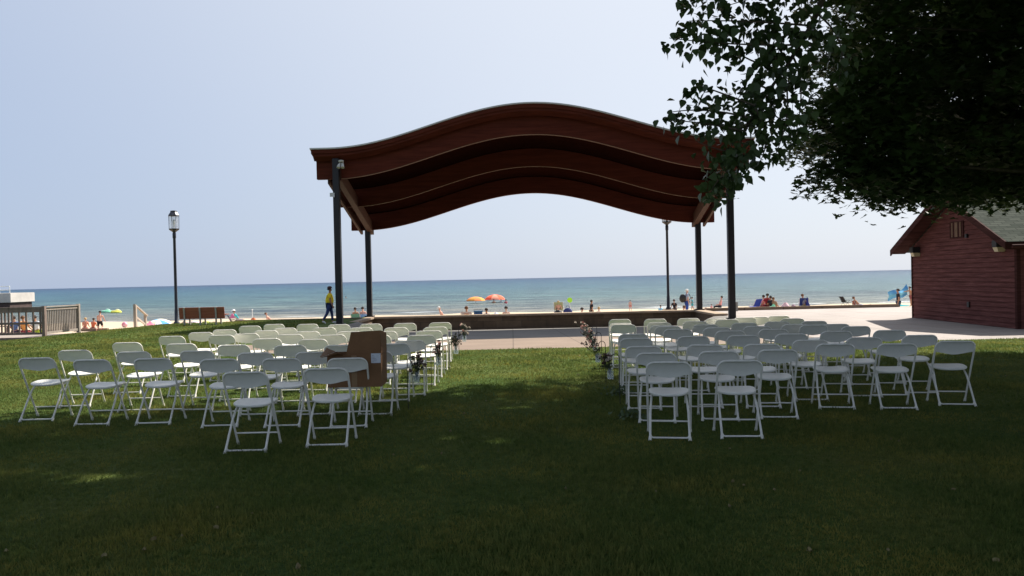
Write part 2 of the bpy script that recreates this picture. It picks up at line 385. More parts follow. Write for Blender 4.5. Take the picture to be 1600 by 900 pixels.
for s in (-1, 1):
    x = 7.62 * s
    r_ = MB(); y0, y1 = 30.95, 37.25
    vs = []
    for y in (y0, y1):
        for dx, dz in ((-.11, -.12), (.11, -.12), (.11, .38), (-.11, .38)): vs.append((x + dx - s * .12, y - 31, zb(y) + dz))
    r_.add(vs, [(0, 1, 2, 3), (7, 6, 5, 4), (0, 4, 5, 1), (1, 5, 6, 2), (2, 6, 7, 3), (3, 7, 4, 0)])
    part('rafter', r_, M_RAFT, pav)
    r2 = MB(); vs = []
    for y in (y0 + .3, y1):
        for dx, dz in ((-.05, -.10), (.05, -.10), (.05, .2), (-.05, .2)): vs.append((x + dx + s * .33, y - 31, zb(y) + dz))
    r2.add(vs, [(0, 1, 2, 3), (7, 6, 5, 4), (0, 4, 5, 1), (1, 5, 6, 2), (2, 6, 7, 3), (3, 7, 4, 0)])
    part('edge_joist', r2, M_RAFT, pav)
    xr = x; x = 7.55 * s; gz = hgt(PX + x, 30.8)
    po = part('post', MB().box((x - .12, -.33, gz - .2), (x + .12, -.09, 6.42)), M_POST, pav, bevel=.012)
    part('base_plate', MB().box((x - .2, -.41, gz - .02), (x + .2, -.01, gz + .03)), M_POST, po)
    cp = .02; xf = x; x = xr
    po2 = part('post', MB().box((x - .12, 5.86, cp), (x + .12, 6.10, zb(36.9) + .3)), M_POST, pav, bevel=.012)
    part('base_plate', MB().box((x - .2, 5.78, cp - .02), (x + .2, 6.18, cp + .05)), M_POST, po2)
    if s < 0:
        part('bracket', MB().box((x - .16, -.36, 3.0 + 1.95), (x + .02, -.33, 3.0 + 2.1)).tube([(x, -.36, 5.0), (x, -.42, 4.92)], .03), M_FLASH, po)
M_GREYP = plain('weathered_grey_plastic', (.42, .42, .40))
M_BLK = plain('black_metal', (.02, .02, .022), .5)
pc = at(533, 256, 30.7)
fx = thing('security_light', 'small pale twin floodlight on the left end of the front curved beam', 'light', pc)
part('housing', MB().box((-.06, .05, -.04), (.06, .22, .12)).lathe([(.09, .06), (.11, .1), (.09, .14)], (0, 0, 0), 12), M_GREYP, fx, bevel=.01)
for s in (-1, 1):
    part('lamp_head', MB().tube([(s * .04, 0, .02), (s * .07, -.06, -.06), (s * .08, -.12, -.16)], [.035, .055, .07], 10), M_GREYP, fx, True)
bx = thing('electrical_box', 'small grey electrical box on the side of the right front post', 'box', (.86 + 7.55 + .115, 30.78, .55 - .35))
part('cover', MB().box((0, -.09, 0), (.13, .09, .36)), M_GREYP, bx, bevel=.01); part('conduit', MB().tube([(.06, 0, .004), (.06, 0, -.25)], .018), M_GREYP, bx)

# ------------------------------------------------------------------ seat wall round the stage
def block_material():
    m, N, L = node_mat('brown_block_wall'); b = N['Principled BSDF']; b.inputs['Roughness'].default_value = .9
    tc = N.new('ShaderNodeTexCoord'); br = N.new('ShaderNodeTexBrick'); mp = N.new('ShaderNodeMapping'); mp.inputs['Rotation'].default_value = (R(90), 0, 0)
    L.new(tc.outputs['Object'], mp.inputs[0]); L.new(mp.outputs[0], br.inputs[0])
    br.inputs['Scale'].default_value = 1; br.inputs['Brick Width'].default_value = .58; br.inputs['Row Height'].default_value = .29; br.inputs['Mortar Size'].default_value = .008
    br.inputs['Color1'].default_value = (.12, .078, .045, 1); br.inputs['Color2'].default_value = (.17, .115, .07, 1); br.inputs['Mortar'].default_value = (.07, .05, .035, 1)
    n = noise(N, L, tc.outputs['Object'], 3, 6); r = ramp(N, [(.3, (.75, .75, .75)), (.7, (1.2, 1.2, 1.2))]); L.new(n.outputs[0], r.inputs[0])
    a = N.new('ShaderNodeMixRGB'); a.blend_type = 'MULTIPLY'; a.inputs[0].default_value = 1; L.new(br.outputs[0], a.inputs[1]); L.new(r.outputs[0], a.inputs[2]); L.new(a.outputs[0], b.inputs['Base Color']); return m
M_BLOCK = block_material(); M_CAP = mat('stone_cap', (.36, .27, .19), .85, .15, 4, .2, 30)
wl = thing('seat_wall', 'low brown block seat wall with flat cap around the back of the stage', 'wall', (PX, 37, 0))
part('wall', MB().box((-7.8, -.2, -.9), (7.8, .15, -.07)), M_BLOCK, wl)
part('cap', MB().box((-7.9, -.34, -.068), (7.9, .25, .02)), M_CAP, wl, bevel=.012)
for s in (-1, 1):
    part('wing_wall', MB().box((s * 7.6 - .18, -4.0, -.9), (s * 7.6 + .18, -.203, -.07)), M_BLOCK, wl)
    part('wing_cap', MB().box((s * 7.6 - .27, -4.15, -.068), (s * 7.6 + .27, -.343, .018)), M_CAP, wl, bevel=.012)
# timber edges of the promenade
M_TIMB = mat('weathered_timber', (.21, .15, .105), .85, .25, 5, .4, 20, stretch=(.3, 3, 3))
M_TIMBG = mat('pale_weathered_timber', (.36, .30, .25), .85, .2, 5, .4, 20, stretch=(2, 2, .4))
te = thing('timber_edge', 'long brown timber beam edging the paving beside the beach, right side', 'timber edge', (9.2, 37.25, 0))
for i in range(5): part('beam', MB().box((i * 1.8 - .2 if i else -.2, -.09, -.5), (i * 1.8 + 1.58, .09, .07)), M_TIMB, te, bevel=.01)
te2 = thing('timber_edge', 'low timber edging at the top of the grass behind the left chairs', 'timber edge', (-12.4, 35.72, 0))
for i in range(3): part('beam', MB().box((i * 1.9, -.09, -.5), (i * 1.9 + 1.88, .09, .06)), M_TIMB, te2, bevel=.01)

# ------------------------------------------------------------------ red shed
def siding_material(col, name):
    m, N, L = node_mat(name); b = N['Principled BSDF']; b.inputs['Roughness'].default_value = .85; b.inputs['Specular IOR Level'].default_value = .08
    tc = N.new('ShaderNodeTexCoord'); mp = N.new('ShaderNodeMapping'); mp.inputs['Scale'].default_value = (.5, .5, 6); L.new(tc.outputs['Object'], mp.inputs[0])
    n = noise(N, L, mp.outputs[0], 2.2, 8, .75); c = np.array(col); r = ramp(N, [(.3, tuple(c * .55)), (.5, tuple(c)), (.7, tuple(c * 1.6 + .01))]); L.new(n.outputs[0], r.inputs[0])
    L.new(r.outputs[0], b.inputs['Base Color']); bp = N.new('ShaderNodeBump'); bp.inputs['Strength'].default_value = .4; bp.inputs['Distance'].default_value = .01
    L.new(n.outputs[0], bp.inputs['Height']); L.new(bp.outputs[0], b.inputs['Normal']); return m
M_SID = siding_material((.135, .052, .046), 'red_stained_siding'); M_SIDD = siding_material((.055, .02, .017), 'red_stained_trim')
def shingle_material():
    m, N, L = node_mat('grey_green_shingles'); b = N['Principled BSDF']; b.inputs['Roughness'].default_value = 1; b.inputs['Specular IOR Level'].default_value = .05
    tc = N.new('ShaderNodeTexCoord'); br = N.new('ShaderNodeTexBrick'); L.new(tc.outputs['Object'], br.inputs[0])
    br.inputs['Scale'].default_value = 1; br.inputs['Brick Width'].default_value = .34; br.inputs['Row Height'].default_value = .13; br.inputs['Mortar Size'].default_value = .012
    br.inputs['Color1'].default_value = (.045, .055, .045, 1); br.inputs['Color2'].default_value = (.085, .095, .08, 1); br.inputs['Mortar'].default_value = (.03, .035, .03, 1)
    L.new(br.outputs[0], b.inputs['Base Color']); return m
M_SHIN = shingle_material()
SX, SY0, SY1 = 14.3, 22.25, 28.6; EV = 2.42; PK = 3.95; SL = 7.0
gx0 = xat(1591, SY0, 510); gx1 = xat(1427, SY1, 495)
shed = thing('red_shed', 'red brown wooden shed with gable end and grey shingle roof at the right', 'shed', (gx0, SY0, 0))
# local frame: +y' runs along the gable wall; the wall drifts by (gx1-gx0) over its length
DX = gx1 - gx0; LN = SY1 - SY0
shed.rotation_euler = (0, 0, -math.atan2(DX, LN)); LW = math.hypot(DX, LN)
def zroof(y):
    return EV + (PK - EV) * (1 - abs(y - LW / 2) / (LW / 2))
NB = 19; bh = .145
wv = MB()
zz = -.35; 
while zz < PK - .05:
    z1 = min(zz + bh, PK - .02)
    if zz < EV: ya, yb = 0, LW
    else:
        h = (zz - EV) / (PK - EV) * LW / 2; ya, yb = h, LW - h
    if z1 > EV: h1 = (z1 - EV) / (PK - EV) * LW / 2; yc, yd = h1, LW - h1
    else: yc, yd = 0, LW
    if yc > yd: yc = yd = LW / 2
    # overlapping lap: bottom edge stands proud
    g_ = .007; vs = [(-.034, ya, zz), (-.034, yb, zz), (-.006, yd, z1 - g_), (-.006, yc, z1 - g_), (.02, ya, zz), (.02, yb, zz), (.02, yd, z1 - g_), (.02, yc, z1 - g_)]
    wv.add(vs, [(0, 3, 2, 1), (4, 5, 6, 7), (0, 1, 5, 4), (1, 2, 6, 5), (2, 3, 7, 6), (3, 0, 4, 7)]); zz = z1 if z1 < PK - .03 else PK
gw = part('gable_wall', MB().add([(x_, a_, b_) for x_ in (.022, .055) for a_, b_ in ((.01, -.35), (LW - .01, -.35), (LW - .01, EV), (LW / 2, PK - .02), (.01, EV))], [(4, 3, 2, 1, 0), (5, 6, 7, 8, 9), (0, 1, 6, 5), (1, 2, 7, 6), (2, 3, 8, 7), (3, 4, 9, 8), (4, 0, 5, 9)]), M_SIDD, shed)  # dark backing shows between the boards as painted lap shadow
part('siding_boards', wv, M_SID, gw)
fwm = MB(); zz = -.35
while zz < EV - .02:
    z1 = min(zz + bh, EV); vs = [(.052, -.028, zz), (SL, -.028, zz), (SL, -.006, z1), (.052, -.006, z1), (.052, .05, zz), (SL, .05, zz), (SL, .05, z1), (.052, .05, z1)]
    fwm.add(vs, [(0, 1, 2, 3), (4, 7, 6, 5), (0, 4, 5, 1), (1, 5, 6, 2), (2, 6, 7, 3), (3, 7, 4, 0)]); zz = z1
part('front_wall', fwm, M_SID, shed)
part('rear_wall', MB().box((.052, LW - .05, -.35), (SL, LW, EV)).box((SL, 0, -.35), (SL + .1, LW, EV)), M_SID, shed)
for y in (0, LW): part('corner_board', MB().box((-.045, y - .06 if y else -.045, -.35), (.06, y + .01 if y else .06, EV + .02)), M_SIDD, shed)
rf = MB(); ov = .55; ey = .45; sl_ = (PK - EV) / (LW / 2)
def rz_(y): return zroof(LW / 2) - abs(y - LW / 2) * sl_
for (ya, yb) in ((-ey, LW / 2), (LW / 2, LW + ey)):
    vs = []
    for x in (-ov, SL + .4):
        for y in (ya, yb): vs += [(x, y, rz_(y) + .06), (x, y, rz_(y) + .16)]
    rf.add(vs, [(0, 2, 3, 1), (4, 5, 7, 6), (0, 1, 5, 4), (2, 6, 7, 3), (1, 3, 7, 5), (0, 4, 6, 2)])
ro = part('roof', rf, M_SHIN, shed)
for (ya, yb) in ((-ey, LW / 2), (LW / 2, LW + ey)):
    q = MB(); vs = []
    for x in (-ov - .04, -ov):
        for y in (ya - (.02 if ya < 0 else 0), yb): vs += [(x, y, rz_(y) - .04), (x, y, rz_(y) + .17)]
    q.add(vs, [(0, 2, 3, 1), (4, 5, 7, 6), (0, 1, 5, 4), (2, 6, 7, 3), (1, 3, 7, 5), (0, 4, 6, 2)]); part('rake_board', q, M_SIDD, ro)
    q = MB(); vs = []
    for x in (-ov + .003, -.05):
        for y in (ya, yb): vs += [(x, y, rz_(y) + .02), (x, y, rz_(y) + .057)]
    q.add(vs, [(0, 2, 3, 1), (4, 5, 7, 6), (0, 1, 5, 4), (2, 6, 7, 3), (1, 3, 7, 5), (0, 4, 6, 2)]); part('soffit', q, M_SIDD, ro)
part('eave_board', MB().box((-ov, -ey - .03, rz_(-ey) - .06), (SL + .4, -ey, rz_(-ey) + .14)), M_SIDD, ro)
part('gutter', MB().tube([(-ov + .1, -ey - .10, rz_(-ey) + .02), (SL + .3, -ey - .10, rz_(-ey) + .02)], .055, 8), M_SIDD, ro)
vn = part('vent', MB().box((-.05, LW / 2 - .42, 2.62), (-.03, LW / 2 + .42, 3.15)), M_SIDD, shed)
part('louvre', MB().box((-.065, LW / 2 - .30, 2.66), (-.052, LW / 2 - .22, 3.12)).box((-.065, LW / 2 - .1, 2.66), (-.052, LW / 2 + .08, 3.12)).box((-.065, LW / 2 + .2, 2.66), (-.052, LW / 2 + .28, 3.12)), mat('tan_louvre', (.17, .10, .06)), vn)
part('conduit_box', MB().box((-.09, LW / 2 - .68, 2.60), (-.03, LW / 2 - .58, 2.72)), M_BLK, shed)
part('power_socket', MB().box((-.07, LW / 2 - .72, .45), (-.03, LW / 2 - .60, .62)), M_BLK, shed)
M_LENS = mat('cream_lens', (.55, .47, .28), .4, .1)
ROT = Matrix.Rotation(shed.rotation_euler.z, 3, 'Z')
for (yy, lb) in ((LW - .55, 'boxy wall light with cream lens near the far left corner of the shed'), (.62, 'boxy wall light with cream lens near the right corner of the shed')):
    w0 = ROT @ Vector((-.03, yy, EV - .18)) + Vector((gx0, SY0, 0))
    wl_ = thing('wall_light', lb, 'wall light', w0, shed.rotation_euler.z, 'wall lights on the shed')
    part('housing', MB().box((-.26, -.13, 0), (0, .13, .20)), M_BLK, wl_, bevel=.015)
    part('lens', MB().add([(-.24, -.12, -.003), (-.24, .12, -.003), (0, .12, -.003), (0, -.12, -.003), (-.19, -.1, -.13), (-.19, .1, -.13), (0, .1, -.13), (0, -.1, -.13)], [(0, 1, 2, 3), (7, 6, 5, 4), (0, 4, 5, 1), (1, 5, 6, 2), (2, 6, 7, 3), (3, 7, 4, 0)]), M_LENS, wl_)

# ------------------------------------------------------------------ street lamps
M_LAMP = mat('navy_black_paint', (.016, .018, .03), .4, .15, 6, 0, 1, .5)
mg, N_, L_ = node_mat('lamp_glass'); g = N_['Principled BSDF']; g.inputs['Base Color'].default_value = (.85, .87, .9, 1); g.inputs['Roughness'].default_value = .15; g.inputs['Alpha'].default_value = .28
def lamp(px, py, Y, label, foot=None):
    p = at(px, py, Y); z = hgt(p.x, Y) if foot is None else foot; t = thing('street_lamp', label, 'street lamp', (p.x, Y, z), 0, 'dark street lamps by the beach')
    if foot is not None: part('footing', MB().box((-.25, -.25, -.9), (.25, .25, 0)), M_CAP, t, bevel=.02)
    part('pole', MB().lathe([(.13, 0), (.13, .06), (.085, .1), (.075, .6), (.065, .66), (.058, 3.75), (.075, 3.8), (.075, 3.98), (.05, 4.04)], n=14), M_LAMP, t, True)
    l = part('lantern', MB().lathe([(.05, 4.0), (.09, 4.05), (.22, 4.14), (.235, 4.18), (.20, 4.19), (.05, 4.185)], n=8), M_LAMP, t)
    part('lantern_cap', MB().lathe([(.245, 4.74), (.235, 4.78), (.14, 4.92), (.15, 4.94), (.14, 4.97), (.03, 4.99)], n=8), M_LAMP, l)
    for k in range(8):
        a = k * math.pi / 4; part('lantern_bar', MB().tube([(.215 * math.cos(a), .215 * math.sin(a), 4.185), (.225 * math.cos(a), .225 * math.sin(a), 4.745)], .011, 5), M_LAMP, l)
    part('glass', MB().lathe([(.19, 4.19), (.20, 4.74)], n=8), mg, l)
    part('bulb', MB().lathe([(.03, 4.18), (.035, 4.32), (.055, 4.42), (.05, 4.55), (.02, 4.6)], n=10), mat('frosted_bulb', (.6, .6, .58), .3), l, True)
lamp(276, 505, 35.2, 'dark street lamp with glass lantern standing beside the bench')
lamp(1044.5, 484, 38.2, 'dark street lamp behind the stage, its lantern hidden by the roof', .02)

# ------------------------------------------------------------------ bench
M_BSLAT = mat('red_brown_bench_slats', (.27, .085, .045), .6, .2, 5, .2, 20, stretch=(.4, 3, 3)); M_BSUP = mat('grey_bench_metal', (.33, .32, .29), .6)
bl = xat(280, 33); br_ = xat(351, 33); bz = hgt((bl + br_) / 2, 33)
bn = thing('park_bench', 'park bench with red brown slats and grey supports seen from behind', 'bench', ((bl + br_) / 2, 33, bz)); hw = (br_ - bl) / 2
bk = MB(); st = MB()
for k in range(4): z = .32 + .118 * k; bk.beam((-hw, -.0 - .02 * k, z), (hw, 0 - .02 * k, z), .03, .116, (0, -.15, 1))
for k in range(4): st.box((-hw, .1 + .11 * k, .40), (hw, .19 + .11 * k, .43))
part('backrest', bk, M_BSLAT, bn); part('seat', st, M_BSLAT, bn)
for x in (-hw * .76, -hw * .07, hw * .63):
    part('support', MB().tube([(x, -.045, 0), (x, -.05, .40), (x, -.10, .745)], .036, 6).box((x - .03, -.02, .35), (x + .03, .55, .395)).box((x - .03, .48, 0), (x + .03, .54, .37)), M_BSUP, bn)

# ------------------------------------------------------------------ boardwalk with rails (left)
M_DECK = mat('grey_brown_deck_wood', (.20, .145, .125), .85, .3, 5, .3, 20, stretch=(2, 2, .5)); M_DECKL = mat('sunlit_deck_wood', (.29, .245, .21), .85, .2, 5, .3, 20, stretch=(2, 2, .5))  # two tones of one deck wood: paler carries the sun, darker the shade
c0 = at(70, 535, 30.7); c0 = Vector((c0.x, 30.7, 0)); c1 = Vector((xat(122, 33.2), 33.2, 0))
bw = thing('boardwalk', 'wooden boardwalk with slatted guard rails leading to the beach at the left', 'boardwalk', (c0.x, c0.y, 0))
d1 = c1 - c0; ld = d1.length; d1n = d1.normalized(); nrm = Vector((-d1n.y, d1n.x, 0))
part('deck_floor', MB().add([(0, .05, -.2), (-7, .05, -.2), (-7 + d1.x, d1.y, -.22), (d1.x, d1.y, -.22), (0, .05, -.26), (-7, .05, -.26), (-7 + d1.x, d1.y, -.28), (d1.x, d1.y, -.28)], [(0, 1, 2, 3), (7, 6, 5, 4), (0, 4, 5, 1), (1, 5, 6, 2), (2, 6, 7, 3), (3, 7, 4, 0)]), M_DECKL, bw)
part('fascia_board', MB().box((-7, -.04, -.47), (.0, .04, -.205)), M_DECK, bw)
part('side_board', MB().beam(Vector((.0, .0, -.33)) + d1n * .06, Vector((0, 0, -.33)) + d1, .05, .30), M_DECKL, bw)
ra = part('front_rail', MB().box((-7, -.06, .93), (0, .07, .97)).box((-7, -.035, .76), (-.07, .0, .925)).box((-7, -.035, .30), (-.07, .0, .38)).box((-7, -.035, -.1), (-.07, .0, -.02)), M_DECK, bw)
for i in range(50):
    x = -.16 - i * .135
    if x < -6.9: break
    part('baluster', MB().box((x - .03, .004, -.08), (x + .03, .04, .92)), M_DECK, ra) if not (-1.25 < x < -.2 and (i % 2)) else None
for x in (-.0, -2.2, -4.4, -6.6): part('post', MB().box((x - .06, -.07, -.5), (x + .06, .06, .99)), M_DECK, ra)
rb = part('side_rail', MB().beam(Vector((0, 0, .96)) + d1n * .07, Vector((0, 0, .95)) + d1, .13, .04).beam(Vector((0, 0, .87)) + d1n * .07, Vector((0, 0, .86)) + d1, .035, .09).beam(Vector((0, 0, -.05)) + d1n * .07, Vector((0, 0, -.06)) + d1, .035, .09), M_DECKL, bw)
nbal = 20
for i in range(nbal):
    t = (i + .8) / (nbal + .6); p = d1 * t + nrm * .035
    part('baluster', MB().beam(p + Vector((0, 0, -.1)), p + Vector((0, 0, .92)), .045, .03, d1n), M_DECKL, rb)
part('post', MB().box((-.06, -.06, -.5), (.06, .06, 1.0), 0).add([], []), M_DECKL, rb).location = (d1.x, d1.y, 0)
# low timber behind the rail end
tz = at(160, 512, 48)
single('timber_sleeper', MB().box((-1.1, -.12, -.15), (1.0, .12, .12)), M_TIMB, 'brown timber sleeper on the sand right of the boardwalk', 'timber', (xat(143, 50), 50, hgt(-26, 50) + .05), bevel=.02)

# stair handrail
sp = Vector((xat(211, 36.5), 36.5, 0))
hr = thing('stair_handrail', 'slanted wooden handrail of the beach steps left of the street lamp', 'handrail', (sp.x, 36.5, 0)); ex = xat(226.5, 38.2) - sp.x
part('post', MB().box((-.06, -.06, -.9), (.06, .06, .82)), M_TIMBG, hr); part('post', MB().box((ex - .05, 1.65, -1.2), (ex + .05, 1.75, .32)), M_TIMBG, hr)
part('top_rail', MB().beam((-.02, -.02, .84), (ex + .06, 1.75, .26), .1, .05), M_TIMBG, hr); part('lower_rail', MB().beam((0, 0, .30), (ex, 1.7, -.16), .04, .09), M_TIMBG, hr)

# pier far left in the lake
M_PIER = mat('pale_concrete', (.50, .46, .42), .9, .15, .6); M_PIERD = mat('dark_sheet_piling', (.075, .05, .045), .9, .3, 1); M_WHITE = mat('white_paint', (.78, .78, .76), .6, .04, 5)
pe = xat(36, 120, 470)
pr = thing('pier', 'distant concrete pier with white railings at the far left of the lake', 'pier', (pe, 120, WZ))
part('pier_slab', MB().box((-60, -3, 1.35), (0, 3, 2.75)), M_PIER, pr, bevel=.05); part('pier_base', MB().box((-60, -2.7, -1), (-.3, 2.7, 1.345)), M_PIERD, pr); part('lower_ledge', MB().box((-60, -3.6, .15), (-1.3, -2.75, .35)), M_PIER, pr)
rl = MB()
for z in (3.2, 3.75): rl.tube([(-60, -2.8, z), (-.2, -2.8, z)], .07, 5)
for i in range(40): rl.tube([(-.2 - 1.5 * i, -2.8, 2.75), (-.2 - 1.5 * i, -2.8, 3.75)], .06, 5)
part('railing', rl, M_WHITE, pr)
rl = MB(); x1 = -2.0
for a, b in (((x1, 2.0), (x1, 3.95)), ((x1, 3.95), (x1 - 9, 3.95)), ((x1, 2.1), (x1 - 9, 2.1)), ((x1 - .1, 3.9), (x1 - 1.3, 2.15)), ((x1 - 1.5, 3.95), (x1 - 1.5, 2.1)), ((x1 - 3, 3.95), (x1 - 3, 2.1)), ((x1 - 2.9, 3.9), (x1 - 1.6, 2.15))): rl.tube([(a[0], -3.4, a[1]), (b[0], -3.4, b[1])], .09, 6)
part('gangway_frame', rl, M_WHITE, pr)

# ------------------------------------------------------------------ folding chairs
M_CH = mat('white_plastic', (.87, .845, .77), .45, .07, 4, 0, 1, .4); M_CF = mat('off_white_enamel_tube', (.80, .77, .69), .45, .12, 12, 0, 1, .4)
M_TAN = M_CF
H = .79; FT = .42
def fy(z): return FT * (1 - z / H)
def arc(c, r, a0, a1, n, f): return [f(c[0] + r * math.cos(a0 + (a1 - a0) * i / n), c[1] + r * math.sin(a0 + (a1 - a0) * i / n)) for i in range(n + 1)]
hw = .216; cr = .075
up_f = lambda x, z: (x, fy(z), z)
pts = [up_f(-hw, .43)] + [up_f(-hw, .58)] + arc((-hw + cr, H - .012 - cr), cr, math.pi, math.pi / 2, 6, up_f) + arc((hw - cr, H - .012 - cr), cr, math.pi / 2, 0, 6, up_f) + [up_f(hw, .58), up_f(hw, .43)]
ME_BF = MB().tube(pts, .0115, 8).mesh('back_frame', M_CF, True)
def fleg(s): return MB().tube([(s * hw, fy(.43), .43), (s * hw, fy(.2), .2), (s * hw, fy(.025), .025)], .0115, 8).tube([(s * hw, fy(.04), .04), (s * hw, fy(.0), 0)], [.014, .017], 8).mesh('leg', M_CF, True)
def rleg(s):
    x = s * .19
    return MB().tube([(s * .17, .375, .425), (s * .172, .31, .415), (s * .182, .235, .35), (x, .17, .26), (x * 1.02, -.005, .03)], .0115, 8).tube([(x * 1.02, .005, .04), (x * 1.03, -.022, 0)], [.014, .018], 8).mesh('leg', M_CF, True)
ME_L = [fleg(-1), fleg(1), rleg(-1), rleg(1)]
ry = lambda z: -.012 + .18 * (z - .02) / .24
f = lambda x, z: (x, ry(z), z)
ME_S1 = MB().tube([f(-.191, .075)] + arc((-.191 + .03, .058), .03, math.pi, 1.5 * math.pi, 4, f) + arc((.191 - .03, .058), .03, 1.5 * math.pi, 2 * math.pi, 4, f) + [f(.191, .075)], .0095, 8).mesh('stretcher', M_CF, True)
ME_S2 = MB().tube([(-hw, fy(.13), .13), (hw, fy(.13), .13)], .0085, 8).mesh('stretcher', M_CF, True)
# backrest panel: thin curved shell inside the tube, wavy lower edge
def bpanel(side):
    def fn(u, v):
        x = (u - .5) * 2 * (hw - .004); e = abs(u - .5) * 2
        top = H - .012; d = (hw - abs(x))
        if d < cr: top = H - .012 - cr + math.sqrt(max(0, cr * cr - (cr - d) ** 2))
        bot = .648 - .034 * (math.cos(math.pi * e) * .5 + .5) ** .8
        z = bot + (top - bot) * v; bow = .016 * math.cos(math.pi * (u - .5)) * math.sin(math.pi * min(1, v * .9 + .1))
        return (x, fy(z) + bow + (.008 if side else -.002), z)
    return fn
bp_ = MB().grid(bpanel(0), 20, 6, (0, .009, 0)); ME_BP = bp_.mesh('backrest', M_CH, True)
# seat: superellipse pad
sm = MB(); n = 32; rings = [(.90, -.026), (.97, -.022), (1.0, -.012), (.995, -.003), (.95, .002), (.8, -.001), (.5, -.006), (.0, -.009)]
for q, dz in rings:
    for j in range(n):
        t = 2 * math.pi * j / n; ct, st_ = math.cos(t), math.sin(t); ex_ = .62
        x = math.copysign(abs(ct) ** ex_, ct) * .203 * q; y = math.copysign(abs(st_) ** ex_, st_) * .185 * q
        x *= 1 + .05 * (y / .185); sm.v.append((x, .325 + y, .448 + dz + .055 * y + .012 * (x / .2) ** 2))
for i in range(len(rings) - 1):
    for j in range(n): sm.f.append((i * n + j, i * n + (j + 1) % n, (i + 1) * n + (j + 1) % n, (i + 1) * n + j))
sm.f.append(tuple(reversed(range(n)))); ME_ST = sm.mesh('seat', M_CH, True)
def build_chair():
    t = thing('folding_chair', 'x', 'folding chair')
    part('back_frame', ME_BF, None, t); part('backrest', ME_BP, None, t); part('seat', ME_ST, None, t)
    for m_ in ME_L: part('leg', m_, None, t)
    part('stretcher', ME_S1, None, t); part('stretcher', ME_S2, None, t)
    return t
LEFT = [
 [(508, 577), (381, 583)],
 [(542, 561), (438.5, 561.5), (341, 562.5), (237, 561.5), (141, 563.5), (55, 560.5)],
 [(584, 550.5), (488.5, 551.5), (397.5, 552.5), (306, 549.5), (207, 551), (115, 548.5)],
 [(614, 538.3), (531, 540.5), (452.5, 541), (364, 540.5), (282, 538.5), (197, 536.5)],
 [(640, 533.5), (488, 531.5), (416.5, 530.5), (345, 525), (267, 526.5)],
 [(657.5, 525), (588, 525), (518.5, 524.5), (452.5, 524), (384, 522.5), (313, 520.5)],
 [(670, 518), (600, 519), (545, 519), (479.5, 519), (415, 517.5), (350, 516)],
 [(680, 512), (618.5, 513), (563.5, 513), (506, 513), (445, 513.5), (390, 510)],
 [(687.5, 505), (632.5, 506), (579, 507), (529, 508), (480, 506.5), (427.5, 505.5)]]
RIGHT = [
 [(1044.5, 564), (1157, 561.5)],
 [(1025, 550), (1123.5, 547.5), (1216, 545), (1306, 536), (1403, 535.5), (1494, 531.5)],
 [(1005.5, 540), (1101.5, 537.5), (1191.5, 536.5), (1267, 530), (1351, 526), (1438.5, 522.5)],
 [(994, 527.5), (1083.5, 524.5), (1162, 523), (1237, 520.5), (1307.5, 516.5), (1391, 515)],
 [(989.5, 521), (1059, 513.5), (1141.5, 516), (1209, 513.5), (1272, 507), (1338, 509)],
 [(974, 506.5), (1044, 509.5), (1121, 511), (1184, 509), (1243, 506), (1306, 505.5)],
 [(970, 504.5), (1036, 508), (1103, 506.5), (1163.5, 504), (1215, 502), (1272.5, 501)],
 [(968.5, 497), (1030, 503.5), (1086, 501.5), (1136.5, 498.5), (1184.5, 494), (1238.5, 497)],
 [(1024, 497), (1076, 496), (1120, 497), (1164, 495), (1217, 492)]]
ORD = ['first', 'second', 'third', 'fourth', 'fifth', 'sixth', 'seventh', 'eighth', 'ninth']
proto = None; CH = {}
for side, blk in (('left', LEFT), ('right', RIGHT)):
    for ri, row in enumerate(blk):
        for ci, (px, py) in enumerate(row):
            hor = 435.2 - .0221 * (px - 800); d = (HC - H - .005) * F / (py - hor)
            p = at(px, py, d)
            if ri in (7, 8): z = hgt(p.x, p.y + .2)
            else: z = 0 if p.y < 15 else hgt(p.x, p.y + .2)
            z = hgt(p.x, p.y + .2)
            c = build_chair() if proto is None else copy_tree(proto)
            if proto is None: proto = c
            yaw = rng.uniform(-3, 3) + (-9 if side == 'right' else 2)
            c.location = (p.x, p.y, z); c.rotation_euler = (0, 0, R(yaw))
            rn = 'rearmost row' if ri == 0 else ORD[ri] + ' row from rear'
            lb = 'white folding chair, %s block, %s, %s seat from the aisle' % (side, rn, ORD[ci])
            tag(c, lb, 'folding chair', 'white folding chairs %s of the aisle' % side); CH[side, ri, ci] = c

# ------------------------------------------------------------------ open cardboard box on a chair
M_CARD = mat('brown_cardboard', (.20, .105, .05), .85, .15, 4, .15, 30, .2); M_LABEL = mat('white_paper_label', (.6, .62, .66), .7, .08, 20); M_TAPE = mat('tan_parcel_tape', (.26, .16, .08), .35, .1)
bc = CH['left', 1, 0].location
by = bc.y + .14; bx0 = at(512, 600, by).x; bx1 = at(596, 600, by).x; zt = at(560, 554, by).z; zs = .46
cb = thing('cardboard_box', 'open brown cardboard box with raised flap standing on a left aisle chair', 'box', ((bx0 + bx1) / 2, by, zs)); W = (bx1 - bx0) / 2; hb = zt - zs; D = .42
body = MB(); t_ = .008
body.box((-W, 0, 0), (W, t_, hb)).box((-W, D - t_, 0), (W, D, hb)).box((-W, t_, 0), (-W + t_, D - t_, hb)).box((W - t_, t_, 0), (W, D - t_, hb)).box((-W + t_, t_, 0), (W - t_, D - t_, t_))
part('box_body', body, M_CARD, cb)
